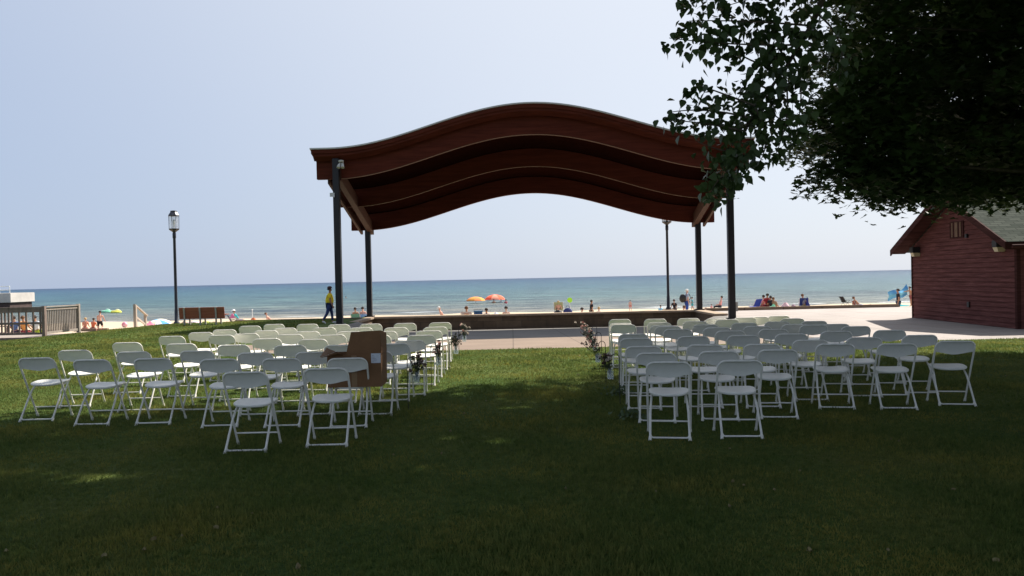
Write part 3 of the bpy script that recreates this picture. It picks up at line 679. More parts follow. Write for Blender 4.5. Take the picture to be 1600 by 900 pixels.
def quadslab(a, b, c, d, th=.006):
    a, b, c, d = map(Vector, (a, b, c, d)); nn = (b - a).cross(d - a).normalized() * th
    return MB().add([a, b, c, d, a + nn, b + nn, c + nn, d + nn], [(3, 2, 1, 0), (4, 5, 6, 7), (0, 1, 5, 4), (1, 2, 6, 5), (2, 3, 7, 6), (3, 0, 4, 7)])
zf = at(560, 517, by).z - zs; xl = at(545, 530, by).x - cb.location.x
part('flap', quadslab((W - .003, .004, hb + .002), (xl - .04, .02, hb + .002), (xl + .02, .03, zf - .015), (W - .003, .01, zf)), M_CARD, cb)
part('flap', quadslab((W - .003, .01, hb + .01), (W - .003, D, hb), (W + .0, D - .02, zf - .05), (W - .003, .02, zf)), M_CARD, cb)
part('flap', quadslab((-W, 0, hb + .002), (-W, D, hb + .002), (-W - .10, D, hb + .045), (-W - .07, -.03, hb - .02)), M_CARD, cb)
part('flap', quadslab((-W + .01, -.002, hb + .004), (xl - .06, -.002, hb + .004), (xl - .09, -.17, hb + .04), (-W - .03, -.15, hb - .01)), M_CARD, cb)
lx = at(580, 560, by).x - cb.location.x; lz0 = at(590, 567, by).z - zs; lz1 = at(590, 552, by).z - zs
lab = part('shipping_label', MB().box((lx, -.006, lz0), (W - .002, -.002, lz1)), M_LABEL, cb)
q = MB()
for k in range(5): q.box((lx + .012, -.0085, lz0 + .015 + .017 * k), (lx + .03 + .012 * ((k * 7) % 4), -.0062, lz0 + .019 + .017 * k))
part('print_lines', q, plain('grey_print', (.3, .3, .33)), lab)
part('tape', MB().box((-.03, -.004, 0.0), (.03, -.001, hb - .01)), M_TAPE, cb)

# ------------------------------------------------------------------ shepherd hooks, jars and flowers
M_JAR, N_, L_ = node_mat('clear_jar_glass'); g = N_['Principled BSDF']; g.inputs['Base Color'].default_value = (.75, .82, .85, 1); g.inputs['Roughness'].default_value = .08; g.inputs['Alpha'].default_value = .25
M_STEM = plain('dark_green_stem', (.035, .05, .02)); M_FL = {'pink': plain('dusty_pink_petals', (.52, .24, .20)), 'cream': plain('cream_petals', (.62, .52, .42)), 'mauve': plain('mauve_brown_petals', (.17, .09, .08)), 'dark': plain('dark_foliage', (.035, .035, .02))}
def hook(px, pyfoot, side, label):
    p = onz(px, pyfoot, 0); z = hgt(p.x, p.y); hk = thing('shepherd_hook', label, 'shepherd hook', (p.x, p.y, z), 0, 'black shepherd hooks along the aisle')
    s = side; pts = [(0, 0, -.05), (0, 0, .60)] + [(s * (.05 - .05 * math.cos(a)), 0, .60 + .06 * math.sin(a)) for a in [math.pi * k / 8 for k in range(1, 9)]] + [(s * .10, 0, .55), (s * .115, 0, .535), (s * .13, 0, .545)]
    part('pole', MB().tube(pts, .0055, 6), M_BLK, hk, True); return Vector((p.x + s * .115, p.y, z + .535))
def petals(cx, cy, cz, r, n, m):
    mb = MB()
    for k in range(n):
        a = rng.uniform(0, 6.28); e = rng.uniform(-.9, 1.2); d = Vector((math.cos(a) * math.cos(e), math.sin(a) * math.cos(e), math.sin(e))); t = d.orthogonal().normalized(); q = d.cross(t)
        c = Vector((cx, cy, cz)) + d * r * .5; w = r * .5
        mb.add([c - d * r * .3, c + t * w + d * .1 * r, c + d * r * .7, c - t * w + d * .1 * r], [(0, 1, 2), (0, 2, 3)])
    return mb
def merge(a, b): a.add(b.v, b.f)
def jar_flowers(p, label, scale, lean, tall, pal):
    j = thing('flower_jar', label, 'flower jar', (p.x, p.y, p.z), 0, 'jars of flowers hanging on the hooks')
    top = -.06
    part('jar', MB().lathe([(.032, -.20), (.042, -.195), (.044, -.18), (.044, -.10), (.035, -.085), (.034, -.065), (.036, -.06)], n=14), M_JAR, j, True)
    part('water', MB().lathe([(.036, -.193), (.039, -.185), (.039, -.13)], n=12), M_JAR, j, True)
    part('wire_handle', MB().tube([(.036, 0, -.07), (.03, 0, -.03), (0, 0, -.004), (-.03, 0, -.03), (-.036, 0, -.07)], .0025, 5), M_BLK, j)
    stems = MB(); blooms = {k: MB() for k in pal}; lv = MB()
    for k in range(int(17 * tall ** .5)):
        t = rng.random(); spread = .03 + .018 * tall
        end = Vector((lean * t * tall * .16 + rng.gauss(0, spread) * scale, rng.gauss(0, spread) * scale, top + .02 + t * .17 * tall + rng.uniform(0, .05)))
        stems.tube([(0, 0, -.17), (end.x * .3, end.y * .3, top), tuple(end)], .003, 4)
        kd = pal[rng.randrange(len(pal))]; r = rng.uniform(.016, .030) * scale
        merge(blooms[kd], petals(end.x, end.y, end.z, r, 12, None))
        merge(lv, petals(end.x * .8 + rng.gauss(0, .02), end.y * .8, end.z - .03, .03, 4, None))
    part('stems', stems, M_STEM, j); part('leaves', lv, M_FL['dark'], j)
    for k, mb in blooms.items(): part('blooms', mb, M_FL[k], j, label={'pink': 'dusty pink blooms', 'cream': 'cream blooms', 'mauve': 'mauve brown blooms', 'dark': 'dark seed heads'}[k])
for i, (px, pf) in enumerate(((638, 642), (674.5, 608), (703, 585), (717.5, 560))):
    nm = ['nearest', 'second nearest', 'third nearest', 'farthest'][i]
    h_ = hook(px, pf, 1, nm + ' black shepherd hook on the left side of the aisle')
    jar_flowers(h_, ['glass jar of mauve brown flowers on the nearest left hook', 'glass jar of dusty mauve flowers on the second left hook', 'glass jar of dark and pink flowers on the third left hook', 'jar with upright cream and pink bouquet on the farthest left hook, before the stage'][i], [1.1, 1.0, 1.0, 1.0][i], 0, [1, 1, 1, 1.3][i], [['mauve', 'mauve', 'dark'], ['mauve', 'pink', 'mauve'], ['dark', 'pink', 'dark'], ['cream', 'pink', 'cream']][i])
for i, (px, pf) in enumerate(((969, 633), (947, 600), (940.5, 577), (933.5, 560))):
    nm = ['nearest', 'second nearest', 'third nearest', 'farthest'][i]
    h_ = hook(px, pf, -1, nm + ' black shepherd hook on the right side of the aisle')
    jar_flowers(h_, ['glass jar of mauve and cream flowers on the nearest right hook', 'glass jar with leaning brown spray on the second right hook', 'glass jar with tall mauve spray on the third right hook', 'glass jar with tall pink and cream spray on the farthest right hook'][i], [.95, .9, .9, .95][i], [-.5, -1.1, -1.2, -.9][i], [1, 1.0, 1.2, 1.5][i], [['mauve', 'cream', 'mauve'], ['mauve', 'dark', 'pink'], ['mauve', 'pink', 'dark'], ['pink', 'cream', 'pink']][i])
# leafy cuttings lying by the right aisle chairs
for (px, py, lb) in ((967, 618, 'green leafy cutting lying on the grass beside the right aisle chairs'), (985, 655, 'darker leafy cutting lying near the last right aisle chair')):
    p = onz(px, py, 0); mb = MB()
    for k in range(34):
        a = Vector((rng.gauss(0, .11), rng.gauss(0, .12), .03 + rng.random() * .07)); merge(mb, petals(a.x, a.y, a.z, .045, 2, None))
    t = thing('leaf_cutting', lb, 'plant', (p.x, p.y, hgt(p.x, p.y))); part('leaves', mb, mat('cut_leaves', (.09, .13, .06), .7, .3, 20), t); part('stems', MB().tube([(-.2, -.1, .015), (0, 0, .05), (.2, .15, .02)], .005, 5).tube([(-.1, .2, .015), (0, 0, .04), (.1, -.2, .02)], .004, 5), M_STEM, t)

# ------------------------------------------------------------------ people
def skin_mesh(name, chain, m, sub=1):
    """chain: list of (id, parent id, pos, radius); first is the root"""
    me = bpy.data.meshes.new(name + '_src'); bm = bmesh.new(); lay = bm.verts.layers.skin.verify(); vs = {}
    for i, (k, pk, p, r) in enumerate(chain):
        v = bm.verts.new(p); v[lay].radius = (r, r) if not hasattr(r, '__len__') else r; v[lay].use_root = (i == 0); vs[k] = v
        if pk is not None: bm.edges.new((vs[pk], v))
    bm.to_mesh(me); bm.free(); o = bpy.data.objects.new('tmp', me); scene.collection.objects.link(o)
    md = o.modifiers.new('s', 'SKIN'); md.use_smooth_shade = True; md.branch_smoothing = .3
    if sub: s2 = o.modifiers.new('ss', 'SUBSURF'); s2.levels = sub; s2.render_levels = sub
    dg = bpy.context.evaluated_depsgraph_get(); r = bpy.data.meshes.new_from_object(o.evaluated_get(dg)); r.name = name
    r.materials.clear(); r.materials.append(m); bpy.data.objects.remove(o); bpy.data.meshes.remove(me); return r
SKINS = {'tan': plain('tanned_skin', (.42, .22, .14)), 'pink': plain('pink_skin', (.58, .33, .25)), 'pale': plain('pale_skin', (.62, .42, .33)), 'brown': plain('brown_skin', (.25, .12, .07))}
HAIRS = {'dark': plain('dark_hair', (.03, .02, .015)), 'blond': plain('blond_hair', (.45, .30, .14)), 'white': plain('white_hair', (.65, .63, .6)), 'brown': plain('brown_hair', (.12, .06, .03))}
def cloth(c): return plain('cloth_%d_%d_%d' % tuple(int(v * 100) for v in c), c, .85)
def pose(zp, lean, thigh, shank, ua, fa, neck=None, spl=.055, yp=0):
    """angles in degrees; thigh/shank/arm measured from straight down towards the front; pairs = (left, right)"""
    J = {}; l = R(lean); d = Vector((0, math.sin(l), math.cos(l))); P = Vector((0, yp, zp)); J['pel'] = P
    J['bel'] = P + d * .09; J['che'] = P + d * .20; J['nk'] = P + d * .295; nl = R(lean * .5 if neck is None else neck); dn = Vector((0, math.sin(nl), math.cos(nl)))
    J['hd0'] = J['nk'] + dn * .045; J['hd1'] = J['nk'] + dn * .095 + Vector((0, .006, 0))
    J['hd2'] = J['nk'] + dn * .125
    for s, k, i in ((-1, 'L', 0), (1, 'R', 1)):
        hp = P + Vector((s * spl, 0, -.02)); J['hip' + k] = hp
        a = R(thigh[i]); kn = hp + Vector((s * .02, math.sin(a) * .245, -math.cos(a) * .245)); J['kn' + k] = kn
        a = R(shank[i]); an = kn + Vector((0, math.sin(a) * .225, -math.cos(a) * .225)); J['an' + k] = an
        fd = Vector((0, math.cos(R(shank[i]) * .8), math.sin(R(shank[i]) * .8))); J['toe' + k] = an + fd * .085 + Vector((0, 0, -.022 if shank[i] < 45 else 0.02))
        sh = J['che'] + d * .065 + Vector((s * .095, 0, 0)); J['sh' + k] = sh
        a = R(ua[i]); el = sh + Vector((s * .03, math.sin(a) * .165, -math.cos(a) * .165)); J['el' + k] = el
        a = R(fa[i]); wr = el + Vector((s * .0, math.sin(a) * .145, -math.cos(a) * .145)); J['wr' + k] = wr
        J['ha' + k] = wr + (wr - el).normalized() * .055
    return J
STAND = pose(.50, 2, (2, -3), (0, -4), (4, -4), (12, 8)); 
POSES = {
 'stand': STAND,
 'walk': pose(.49, 3, (12, -14), (4, -34), (-10, 8), (4, 22)),
 'child': pose(.49, 3, (8, -8), (0, -14), (10, -10), (40, 10)),
 'reach': pose(.50, 8, (5, -5), (0, -4), (78, 70), (85, 80)),
 'sit': pose(.10, 12, (82, 70), (50, 20), (20, 10), (60, 70)),              # on the sand, knees bent
 'sitback': pose(.17, -28, (88, 84), (62, 48), (12, 20), (70, 60)),          # in a low beach chair
 'chair': pose(.22, -14, (90, 86), (8, 16), (16, 22), (74, 60)),
 'lounge': pose(.12, -42, (84, 88), (80, 84), (-20, 10), (30, 60)),
 'kneel': pose(.24, 14, (8, 30), (-84, -78), (20, 30), (40, 50)),
 'wade': pose(.42, 6, (4, -4), (0, 0), (40, 30), (60, 50)),
 'hunch': pose(.10, 32, (86, 78), (60, 30), (50, 40), (70, 80))}
def person(label, px, py, Y, hgt_m, pose_n, face, skin='tan', hair='dark', top=None, bottom=None, legs='short', z=None, hat=None, sub=1, fine=False, sleeve=True, base=None, brim=False):
    J = POSES[pose_n]; x = xat(px, Y, py); zg = hgt(x, Y) if z is None else z
    zmin = min(J[k].z for k in J) - .02 if pose_n in ('stand', 'walk', 'child', 'reach', 'kneel') else 0
    if pose_n in ('walk',): zmin = min(J['anL'].z, J['anR'].z) - .035
    t = thing('person', label, 'person', (x, Y, zg - zmin * hgt_m + (base or 0)), R(face), None, hgt_m)
    j = J; S = SKINS[skin]; fat = 1.0
    ch = [('pel', None, j['pel'], .062 * fat), ('bel', 'pel', j['bel'], .06 * fat), ('che', 'bel', j['che'], .068), ('nk', 'che', j['nk'], .028), ('hd0', 'nk', j['hd0'], .034), ('hd1', 'hd0', j['hd1'], .05), ('hd2', 'hd1', j['hd2'], .036)]
    for k in 'LR':
        ch += [('hip' + k, 'pel', j['hip' + k] + Vector((0, 0, -.01)), .05), ('th' + k, 'hip' + k, (j['hip' + k] + j['kn' + k]) / 2, .045), ('kn' + k, 'th' + k, j['kn' + k], .032), ('cf' + k, 'kn' + k, j['kn' + k] * .6 + j['an' + k] * .4, .032), ('an' + k, 'cf' + k, j['an' + k], .018), ('toe' + k, 'an' + k, j['toe' + k], .017)]
        ch += [('sh' + k, 'che', j['sh' + k], .034), ('el' + k, 'sh' + k, j['el' + k], .022), ('wr' + k, 'el' + k, j['wr' + k], .015), ('pm' + k, 'wr' + k, j['wr' + k] * .45 + j['ha' + k] * .55, .017 if not fine else .016)]
        if fine:
            dr = (j['ha' + k] - j['wr' + k]).normalized(); sd = Vector((0, 1, 0)) - dr * dr.y; sd.normalize(); pm = j['wr' + k] * .45 + j['ha' + k] * .55
            for q, (o_, ln) in enumerate(((-.5, .034), (-.17, .042), (.17, .045), (.5, .040))):
                b = pm + sd * o_ * .022 + dr * .018; ch += [('f%s%d' % (k, q), 'pm' + k, b, .0052), ('g%s%d' % (k, q), 'f%s%d' % (k, q), b + dr * ln * .55 + Vector((0, .003, 0)), .0048), ('e%s%d' % (k, q), 'g%s%d' % (k, q), b + dr * ln + Vector((0, .009, 0)), .004)]
            b = pm + sd * .017; ch += [('t%s' % k, 'pm' + k, b, .006), ('u%s' % k, 't%s' % k, b + sd * .012 + dr * .02, .005)]
        else: ch += [('ha' + k, 'pm' + k, j['ha' + k] + (j['ha' + k] - j['wr' + k]) * .2, .010)]
    nd = (j['hd2'] - j['hd0']).normalized(); fwd = Vector((0, 1, 0)) - nd * nd.y; fwd.normalize()
    ch += [('nose', 'hd1', j['hd1'] + fwd * .058 - nd * .012, .009)]
    part('body', skin_mesh('body', ch, S, sub), None, t)
    hm = MB(); c = j['hd1'] + nd * .012 - fwd * .010
    long_ = .9 if hair in ('dark', 'blond') and top is not None else .5
    n_, m_ = 14, 8; o_ = 0; ux = nd.cross(fwd)
    for a in range(m_ + 1):
        ph = math.pi * .62 * a / m_
        for b in range(n_):
            th = 2 * math.pi * b / n_; fr = max(0, math.sin(th)); lim = ph * (1 - .48 * fr)
            r_ = .0585 + rng.uniform(-.002, .002); p = c + nd * (r_ * 1.08 * math.cos(lim)) + (ux * math.cos(th) + fwd * math.sin(th) * 1.08) * (r_ * math.sin(lim)); hm.v.append(tuple(p))
    for a in range(m_):
        for b in range(n_): hm.f.append((a * n_ + b, (a + 1) * n_ + b, (a + 1) * n_ + (b + 1) % n_, a * n_ + (b + 1) % n_))
    part('hair', hm, HAIRS[hair], t, True)
    if hat:
        q = MB(); q.lathe([(.064, 0), (.063, .03), (.045, .055), (.012, .062)], n=14); br = MB()
        if brim: br.lathe([(.10, -.004), (.102, .0), (.064, .006)], n=16)
        else: br.add([(-.045, .045, 0), (.045, .045, 0), (.035, .115, -.012), (-.035, .115, -.012), (-.045, .045, .008), (.045, .045, .008), (.035, .115, -.006), (-.035, .115, -.006)], [(0, 1, 2, 3), (7, 6, 5, 4), (0, 4, 5, 1), (1, 5, 6, 2), (2, 6, 7, 3), (3, 7, 4, 0)])
        M = Matrix((ux * -1, fwd, nd)).transposed(); base_ = c + nd * .022
        q.v = [tuple(M @ Vector(v) + base_) for v in q.v]; br.v = [tuple(M @ Vector(v) + base_) for v in br.v]
        ho = part('hat', q, cloth(hat), t, True); part('brim', br, cloth((.8, .8, .8)) if fine else cloth(hat), ho)
    if top:
        c_ = [('che', None, j['che'], .080 if not fine else (.112, .130)), ('bel', 'che', j['bel'], .076 if not fine else (.118, .138)), ('pel', 'bel', j['pel'] + Vector((0, 0, .0)), .074 if not fine else (.10, .118)), ('nk', 'che', j['che'] + (j['nk'] - j['che']) * .72, .042)]
        for k in 'LR':
            c_ += [('sh' + k, 'che', j['sh' + k] * .97 + j['che'] * .03, .045 if not fine else .056)]
            if sleeve: c_ += [('el' + k, 'sh' + k, j['sh' + k] * .3 + j['el' + k] * .7, .034 if not fine else .044)]
        part('shirt', skin_mesh('shirt', c_, cloth(top), sub), None, t)
    if bottom:
        c_ = [('pel', None, j['pel'] + Vector((0, 0, .0)), .072 if not fine else .09)]
        for k in 'LR':
            c_ += [('hip' + k, 'pel', j['hip' + k] + Vector((0, 0, -.01)), .060 if not fine else .07), ('th' + k, 'hip' + k, (j['hip' + k] + j['kn' + k]) / 2, .052)]
            if legs == 'long': c_ += [('kn' + k, 'th' + k, j['kn' + k], .042), ('an' + k, 'kn' + k, j['an' + k] * .9 + j['kn' + k] * .1, .030)]
            elif legs == 'short': c_ += [('kk' + k, 'th' + k, j['hip' + k] * .3 + j['kn' + k] * .7, .048)]
        part('trousers' if legs == 'long' else 'shorts', skin_mesh('shorts', c_, cloth(bottom), sub), None, t)
    if fine:
        for k in 'LR':
            part('shoe', skin_mesh('shoe', [('a', None, j['an' + k] + Vector((0, -.012, -.012)), .024), ('b', 'a', j['an' + k] * .4 + j['toe' + k] * .6, .026), ('c', 'b', j['toe' + k] + (j['toe' + k] - j['an' + k]) * .2, .022)], cloth((.75, .75, .75)), 1), None, t)
    return t

# ---- beach chair / towels / umbrellas
M_ALU = plain('aluminium_tube', (.5, .5, .52), .4)
def beach_chair(label, px, Y, col, face, s=1.0, tall=False, frame=M_ALU):
    x = xat(px, Y); t = thing('beach_chair', label, 'beach chair', (x, Y, hgt(x, Y)), R(face), None, s); h = .38 if tall else .16; bh = .85 if tall else .68
    part('seat', MB().grid(lambda u, v: ((u - .5) * .52, .0 + v * .45, h - .03 * math.sin(math.pi * v) + .02 * v), 4, 5, (0, 0, -.012)), cloth(col), t)
    part('backrest', MB().grid(lambda u, v: ((u - .5) * .52, -.02 - v * .26 + .03 * math.sin(math.pi * v), h + .01 + v * (bh - h)), 4, 6, (0, .012, 0)), cloth(col), t)
    for q in (-1, 1):
        part('side_frame', MB().tube([(q * .28, -.29, bh + .01), (q * .28, 0, h), (q * .28, .46, h + .02)], .013, 6).tube([(q * .28, -.22, .0), (q * .28, .32, h + .17)], .013, 6).tube([(q * .28, .42, .0), (q * .28, -.05, h + .17), (q * .28, -.14, h + .19)], .013, 6).box((q * .28 - .025, -.12, h + .17), (q * .28 + .025, .33, h + .195)), frame, t)
    return t
def towel(name, label, cat, px, Y, w, d, hh, col, col2=None, z=0):
    x = xat(px, Y); m = mat('stripe_%d%d%d' % tuple(int(c * 99) for c in col) + name, col, .9, .1, 7, 0, 1, .1, col2=col2 or col)
    ph = rng.uniform(0, 6)
    return single(name, MB().grid(lambda u, v: ((u - .5) * w * (1 + .06 * math.sin(9 * v + ph)), (v - .5) * d, hh * max(0, math.sin(math.pi * u) ** .7 * math.sin(math.pi * v) ** .7) * (.75 + .35 * math.sin(7 * u + ph) * math.sin(9 * v)) + .012), 14, 10, (0, 0, -.012)), m, label, cat, (x, Y, hgt(x, Y) + z), rng.uniform(-.3, .3), smooth=True)
def umbrella(name, label, px, Y, r, hh, cols, zbase, tilt=(0, 0), pole=1.0, rim=None, group=None):
    x = xat(px, Y); t = thing(name, label, 'beach umbrella', (x, Y, zbase), rng.uniform(0, 1), group); t.rotation_euler.x = R(tilt[0]); t.rotation_euler.y = R(tilt[1])
    for c in range(len(cols)):
        mb = MB()
        for g in range(8):
            if g % len(cols) != c: continue
            a0, a1 = 2 * math.pi * g / 8, 2 * math.pi * (g + 1) / 8
            mb.grid(lambda u, v: ((r * math.sin(v * 1.25) / math.sin(1.25)) * math.cos(a0 + (a1 - a0) * u) * (1 - .05 * math.sin(math.pi * u) * v), (r * math.sin(v * 1.25) / math.sin(1.25)) * math.sin(a0 + (a1 - a0) * u) * (1 - .05 * math.sin(math.pi * u) * v), pole + hh * (math.cos(v * 1.25) - math.cos(1.25)) / (1 - math.cos(1.25))), 4, 7)
        part('canopy', mb, cloth(cols[c]), t, True)
    part('pole', MB().tube([(0, 0, -.3), (0, 0, pole + hh + .08)], .022, 6), M_WHITE, t); return t
zb_ = hgt
# walking lady by the left front post
person('person in yellow t-shirt, navy trousers and white visor walking past the left post', 515.5, 505, 32.0, 1.48, 'walk', -84, 'tan', 'dark', (.92, .68, .04), (.03, .05, .15), 'long', hat=(.06, .03, .03), sub=2, fine=True)
POSES['walk2'] = POSES['walk']
# left: behind the boardwalk rail
person('person with bare tanned back kneeling on the timber sleeper', 156, 511, 50, 1.5, 'kneel', 10, 'pink', 'dark', None, (.02, .015, .02), base=-.02)
person('bare backed person with pink hair band sitting on the sand left of the kneeling one', 133, 512, 50.5, 1.45, 'sit', 12, 'pink', 'blond', (.60, .25, .16), (.5, .2, .15), base=.04)
person('person in orange top sitting on the sand between two others', 145, 512, 50.3, 1.4, 'sit', -10, 'tan', 'dark', (.68, .17, .08), (.3, .1, .1), base=.04)
pt = thing('picnic_table', 'dark wooden picnic table standing behind the boardwalk rail', 'table', (xat(40, 38), 38, hgt(xat(40, 38), 38)))
part('tabletop', MB().box((-1, -.38, .7), (1, .38, .75)), M_DECK, pt)
for s in (-1, 1):
    part('seat', MB().box((-1, s * .72 - .14, .42), (1, s * .72 + .14, .46)), M_DECK, pt)
    part('leg_frame', MB().beam((s * .7, -.62, 0), (s * .7, -.25, .7), .05, .1).beam((s * .7, .62, 0), (s * .7, .25, .7), .05, .1).box((s * .7 - .03, -.8, .35), (s * .7 + .03, .8, .418)), M_DECK, pt)
person('person in blue shirt seated at the picnic table, seen through the rail', 24, 500, 37.25, 1.6, 'chair', 5, 'tan', 'dark', (.10, .17, .38), (.05, .05, .1), base=.14)
person('person in orange shirt seated at the picnic table, seen through the rail', 39, 500, 37.25, 1.6, 'chair', -5, 'tan', 'brown', (.75, .33, .10), (.3, .05, .06), base=.14)
person('person in pale shirt seated at the picnic table, seen through the rail', 57, 500, 37.25, 1.6, 'chair', 0, 'tan', 'dark', (.55, .6, .66), (.4, .5, .05), base=.14)
def pfloat(label, px, Y, col, col2):
    x = xat(px, Y); t = thing('pool_float', label, 'pool float', (x, Y, WZ + .08), 0)
    part('ring', MB().tube([(.48 * math.cos(a), .42 * math.sin(a), 0) for a in [2 * math.pi * k / 20 for k in range(20)]], .19, 10, closed=True), cloth(col), t, True)
    part('headrest', MB().ball((.1, .15, .2), .27, sc=(1.2, .6, .7)), cloth(col2), t, True)
pfloat('mint green pool float on the lake right of the boardwalk', 166, 104, (.25, .62, .42), (.5, .75, .6)); pfloat('yellow pool float on the lake above the seated group', 181, 102, (.75, .72, .12), (.8, .8, .5))
single('beach_ball', MB().ball((0, 0, .2), .2, 14, 10), mat('pink_white_ball', (.75, .12, .25), .4, .2, 3, col2=(.8, .6, .62)), 'pink beach ball lying at the top of the sand left of the handrail', 'ball', (xat(194, 57), 57, hgt(xat(194, 57), 57)), smooth=True)
umbrella('beach_umbrella', 'folded down beach umbrella with cream, white and blue panels lying on sand', 248, 62, .9, .36, [(.72, .68, .5), (.7, .74, .78), (.12, .35, .62), (.78, .78, .72)], hgt(xat(248, 62), 62) + .05, (14, -8), pole=.0)
towel('beach_towel', 'pink towel heaped beside the lying umbrella', 'towel', 233, 61, .7, .8, .3, (.62, .2, .28))
towel('beach_towel', 'white and pink towel bundle on the sand behind the bench', 'towel', 303, 61, 1.2, .8, .32, (.75, .45, .5), (.8, .8, .78)); towel('beach_towel', 'yellow green towel on the sand behind the bench', 'towel', 321, 62, .7, .6, .2, (.45, .5, .12))
towel('beach_bag', 'tan canvas bag on the sand just right of the lamp post', 'bag', 287, 60, .6, .5, .3, (.35, .26, .2))
# group right of the bench
beach_chair('dark folding beach chair left of the person in teal', 361, 58, (.04, .05, .10), -60, .9, frame=M_BLK)
towel('beach_towel', 'bright pink towel hanging over the dark beach chair', 'towel', 364, 57.8, .5, .3, .32, (.72, .2, .35), z=.42)
beach_chair('teal beach chair holding the person with the white sun hat', 372, 57, (.02, .25, .30), -75)
person('person in teal top and white sun hat slouching in a teal beach chair', 372, 500, 57, 1.7, 'sitback', -75, 'tan', 'dark', (.02, .34, .38), (.02, .05, .2), hat=(.8, .8, .8), brim=True, base=.02)
towel('beach_bag', 'orange red beach bag in front of the person in teal', 'bag', 397, 57, .95, .5, .42, (.70, .10, .05), (.75, .3, .12))
single('pole', MB().tube([(0, 0, 0), (0, 0, .95)], .02, 6).ball((0, 0, .97), .05, 8, 6), M_WHITE, 'short white pole stuck in the sand beside the orange bag', 'pole', (xat(394, 60), 60, hgt(xat(394, 60), 60)))
person('sunbather with red hair lying on the sand right of the orange bag', 424, 503, 59, 1.65, 'lounge', -90, 'pink', 'brown', None, (.5, .1, .08), base=-.04); towel('beach_towel', 'beige towel under the lying sunbather', 'towel', 416, 59, 1.4, .7, .09, (.5, .4, .3))
# two in beach chairs between the left posts
beach_chair('green beach chair between the two left posts', 556, 50, (.10, .25, .20), 0, 1.05, False); beach_chair('blue and white beach chair beside the rear left post', 570, 50, (.12, .26, .55), 0, 1.0, False)
person('bare shouldered person in the green beach chair', 556, 500, 50.05, 1.62, 'chair', 0, 'tan', 'dark', None, (.05, .1, .2), base=.05)
person('bare shouldered person with bun in the blue beach chair', 568.5, 500, 50.05, 1.66, 'chair', -12, 'pink', 'dark', None, (.6, .6, .7), base=.05)
towel('beach_towel', 'white towel bundle right of the rear left post', 'towel', 590, 50, .7, .6, .35, (.75, .75, .74), z=.12)
# row seen over the wall
def ysolve(px, pytop, h, lo=39.0, hi=72.0):
    """distance at which something h metres tall standing on the sand reaches this height in the view"""
    best = min(((abs(at(px, pytop, y).z - hgt(xat(px, y), y) - h), y) for y in [lo + .5 * i for i in range(int((hi - lo) * 2) + 1)]))
    return best[1]
def over(label, px, pytop, Y, Hm, pz, face, chair=None, **k):
    k.pop('base', None); J = POSES[pz]; zmin = min(J[q].z for q in J) - .02 if pz in ('stand', 'child') else 0
    h = (J['hd2'].z + .03 - zmin) * Hm; Y = ysolve(px, pytop, h, max(39.5, Y - 24), min(72, Y + 8)); k['base'] = 0
    if chair: beach_chair(chair[0], px - chair[4] if len(chair) > 4 else px, Y + .05, chair[1], face, chair[2], chair[3])
    return person(label, px, 488, Y, Hm, pz, face, **k)
over('person with white hair reclining with legs to the right, above the wall', 693, 479, 64, 1.7, 'sitback', -82, skin='pink', hair='white', bottom=(.5, .25, .2), base=.25)
over('person with red brown hair in the plaid chair, arm out', 730, 479, 64.1, 1.7, 'chair', -10, ('plaid beach chair above the wall left of the cooler', (.35, .33, .38), 1.0, True), skin='tan', hair='brown', bottom=(.1, .1, .3), base=.1)
ck = thing('cooler', 'navy blue cooler box with lid between two beach chairs', 'cooler', (xat(747, ysolve(747, 485.5, .62)), ysolve(747, 485.5, .62), hgt(xat(747, ysolve(747, 485.5, .62)), ysolve(747, 485.5, .62)))); part('cooler_body', MB().box((-.3, -.18, 0), (.3, .18, .52)), cloth((.02, .06, .16)), ck, bevel=.03); part('lid', MB().box((-.32, -.2, .523), (.32, .2, .62)), cloth((.03, .10, .2)), ck, bevel=.03); part('handle', MB().tube([(-.3, 0, .55), (-.3, 0, .72), (.3, 0, .72), (.3, 0, .55)], .015, 6), M_BLK, ck)
over('person in navy and white striped shirt hunched right of the cooler', 760, 482, 62, 1.72, 'sit', 0, skin='tan', hair='dark', top=(.08, .12, .28), bottom=(.1, .1, .2), base=.42)
st2 = scene.objects[-1]
towel('beach_towel', 'white towel spread right of the striped shirt', 'towel', 775, ysolve(775, 489, .45), 1.1, .8, .45, (.75, .75, .78))
over('person with dark hair and bare pale back sitting right of the white towel', 791, 479, 62, 1.8, 'sit', 0, skin='pale', hair='dark', bottom=(.5, .35, .35), base=.35)
over('person with blond hair in the olive beach chair', 873, 470, 66, 1.7, 'chair', -8, ('olive green beach chair above the wall under the blond person', (.30, .33, .20), 1.2, True), skin='pink', hair='blond', bottom=(.3, .2, .2), base=.35)
single('beach_bag', MB().ball((0, 0, .22), .3, 12, 8, (1, .6, .85)).tube([(-.15, 0, .4), (-.1, 0, .6), (.1, 0, .6), (.15, 0, .4)], .02, 5), M_BLK, 'black beach bag at the foot of the olive chair', 'bag', (xat(872, 57), 57, hgt(xat(872, 57), 57) + .02), smooth=True)
lg = thing('beach_toy', 'round lime green toy racket standing up right of the olive chair', 'toy', (xat(890.5, 58.5), 58.5, hgt(xat(890, 58.5), 58.5))); part('disc', MB().tube([(0, -.02, 1.15), (0, .02, 1.15)], .19, 16), cloth((.40, .78, .06)), lg); part('stick', MB().tube([(0, 0, 0), (0, 0, .95)], .02, 6), M_WHITE, lg)
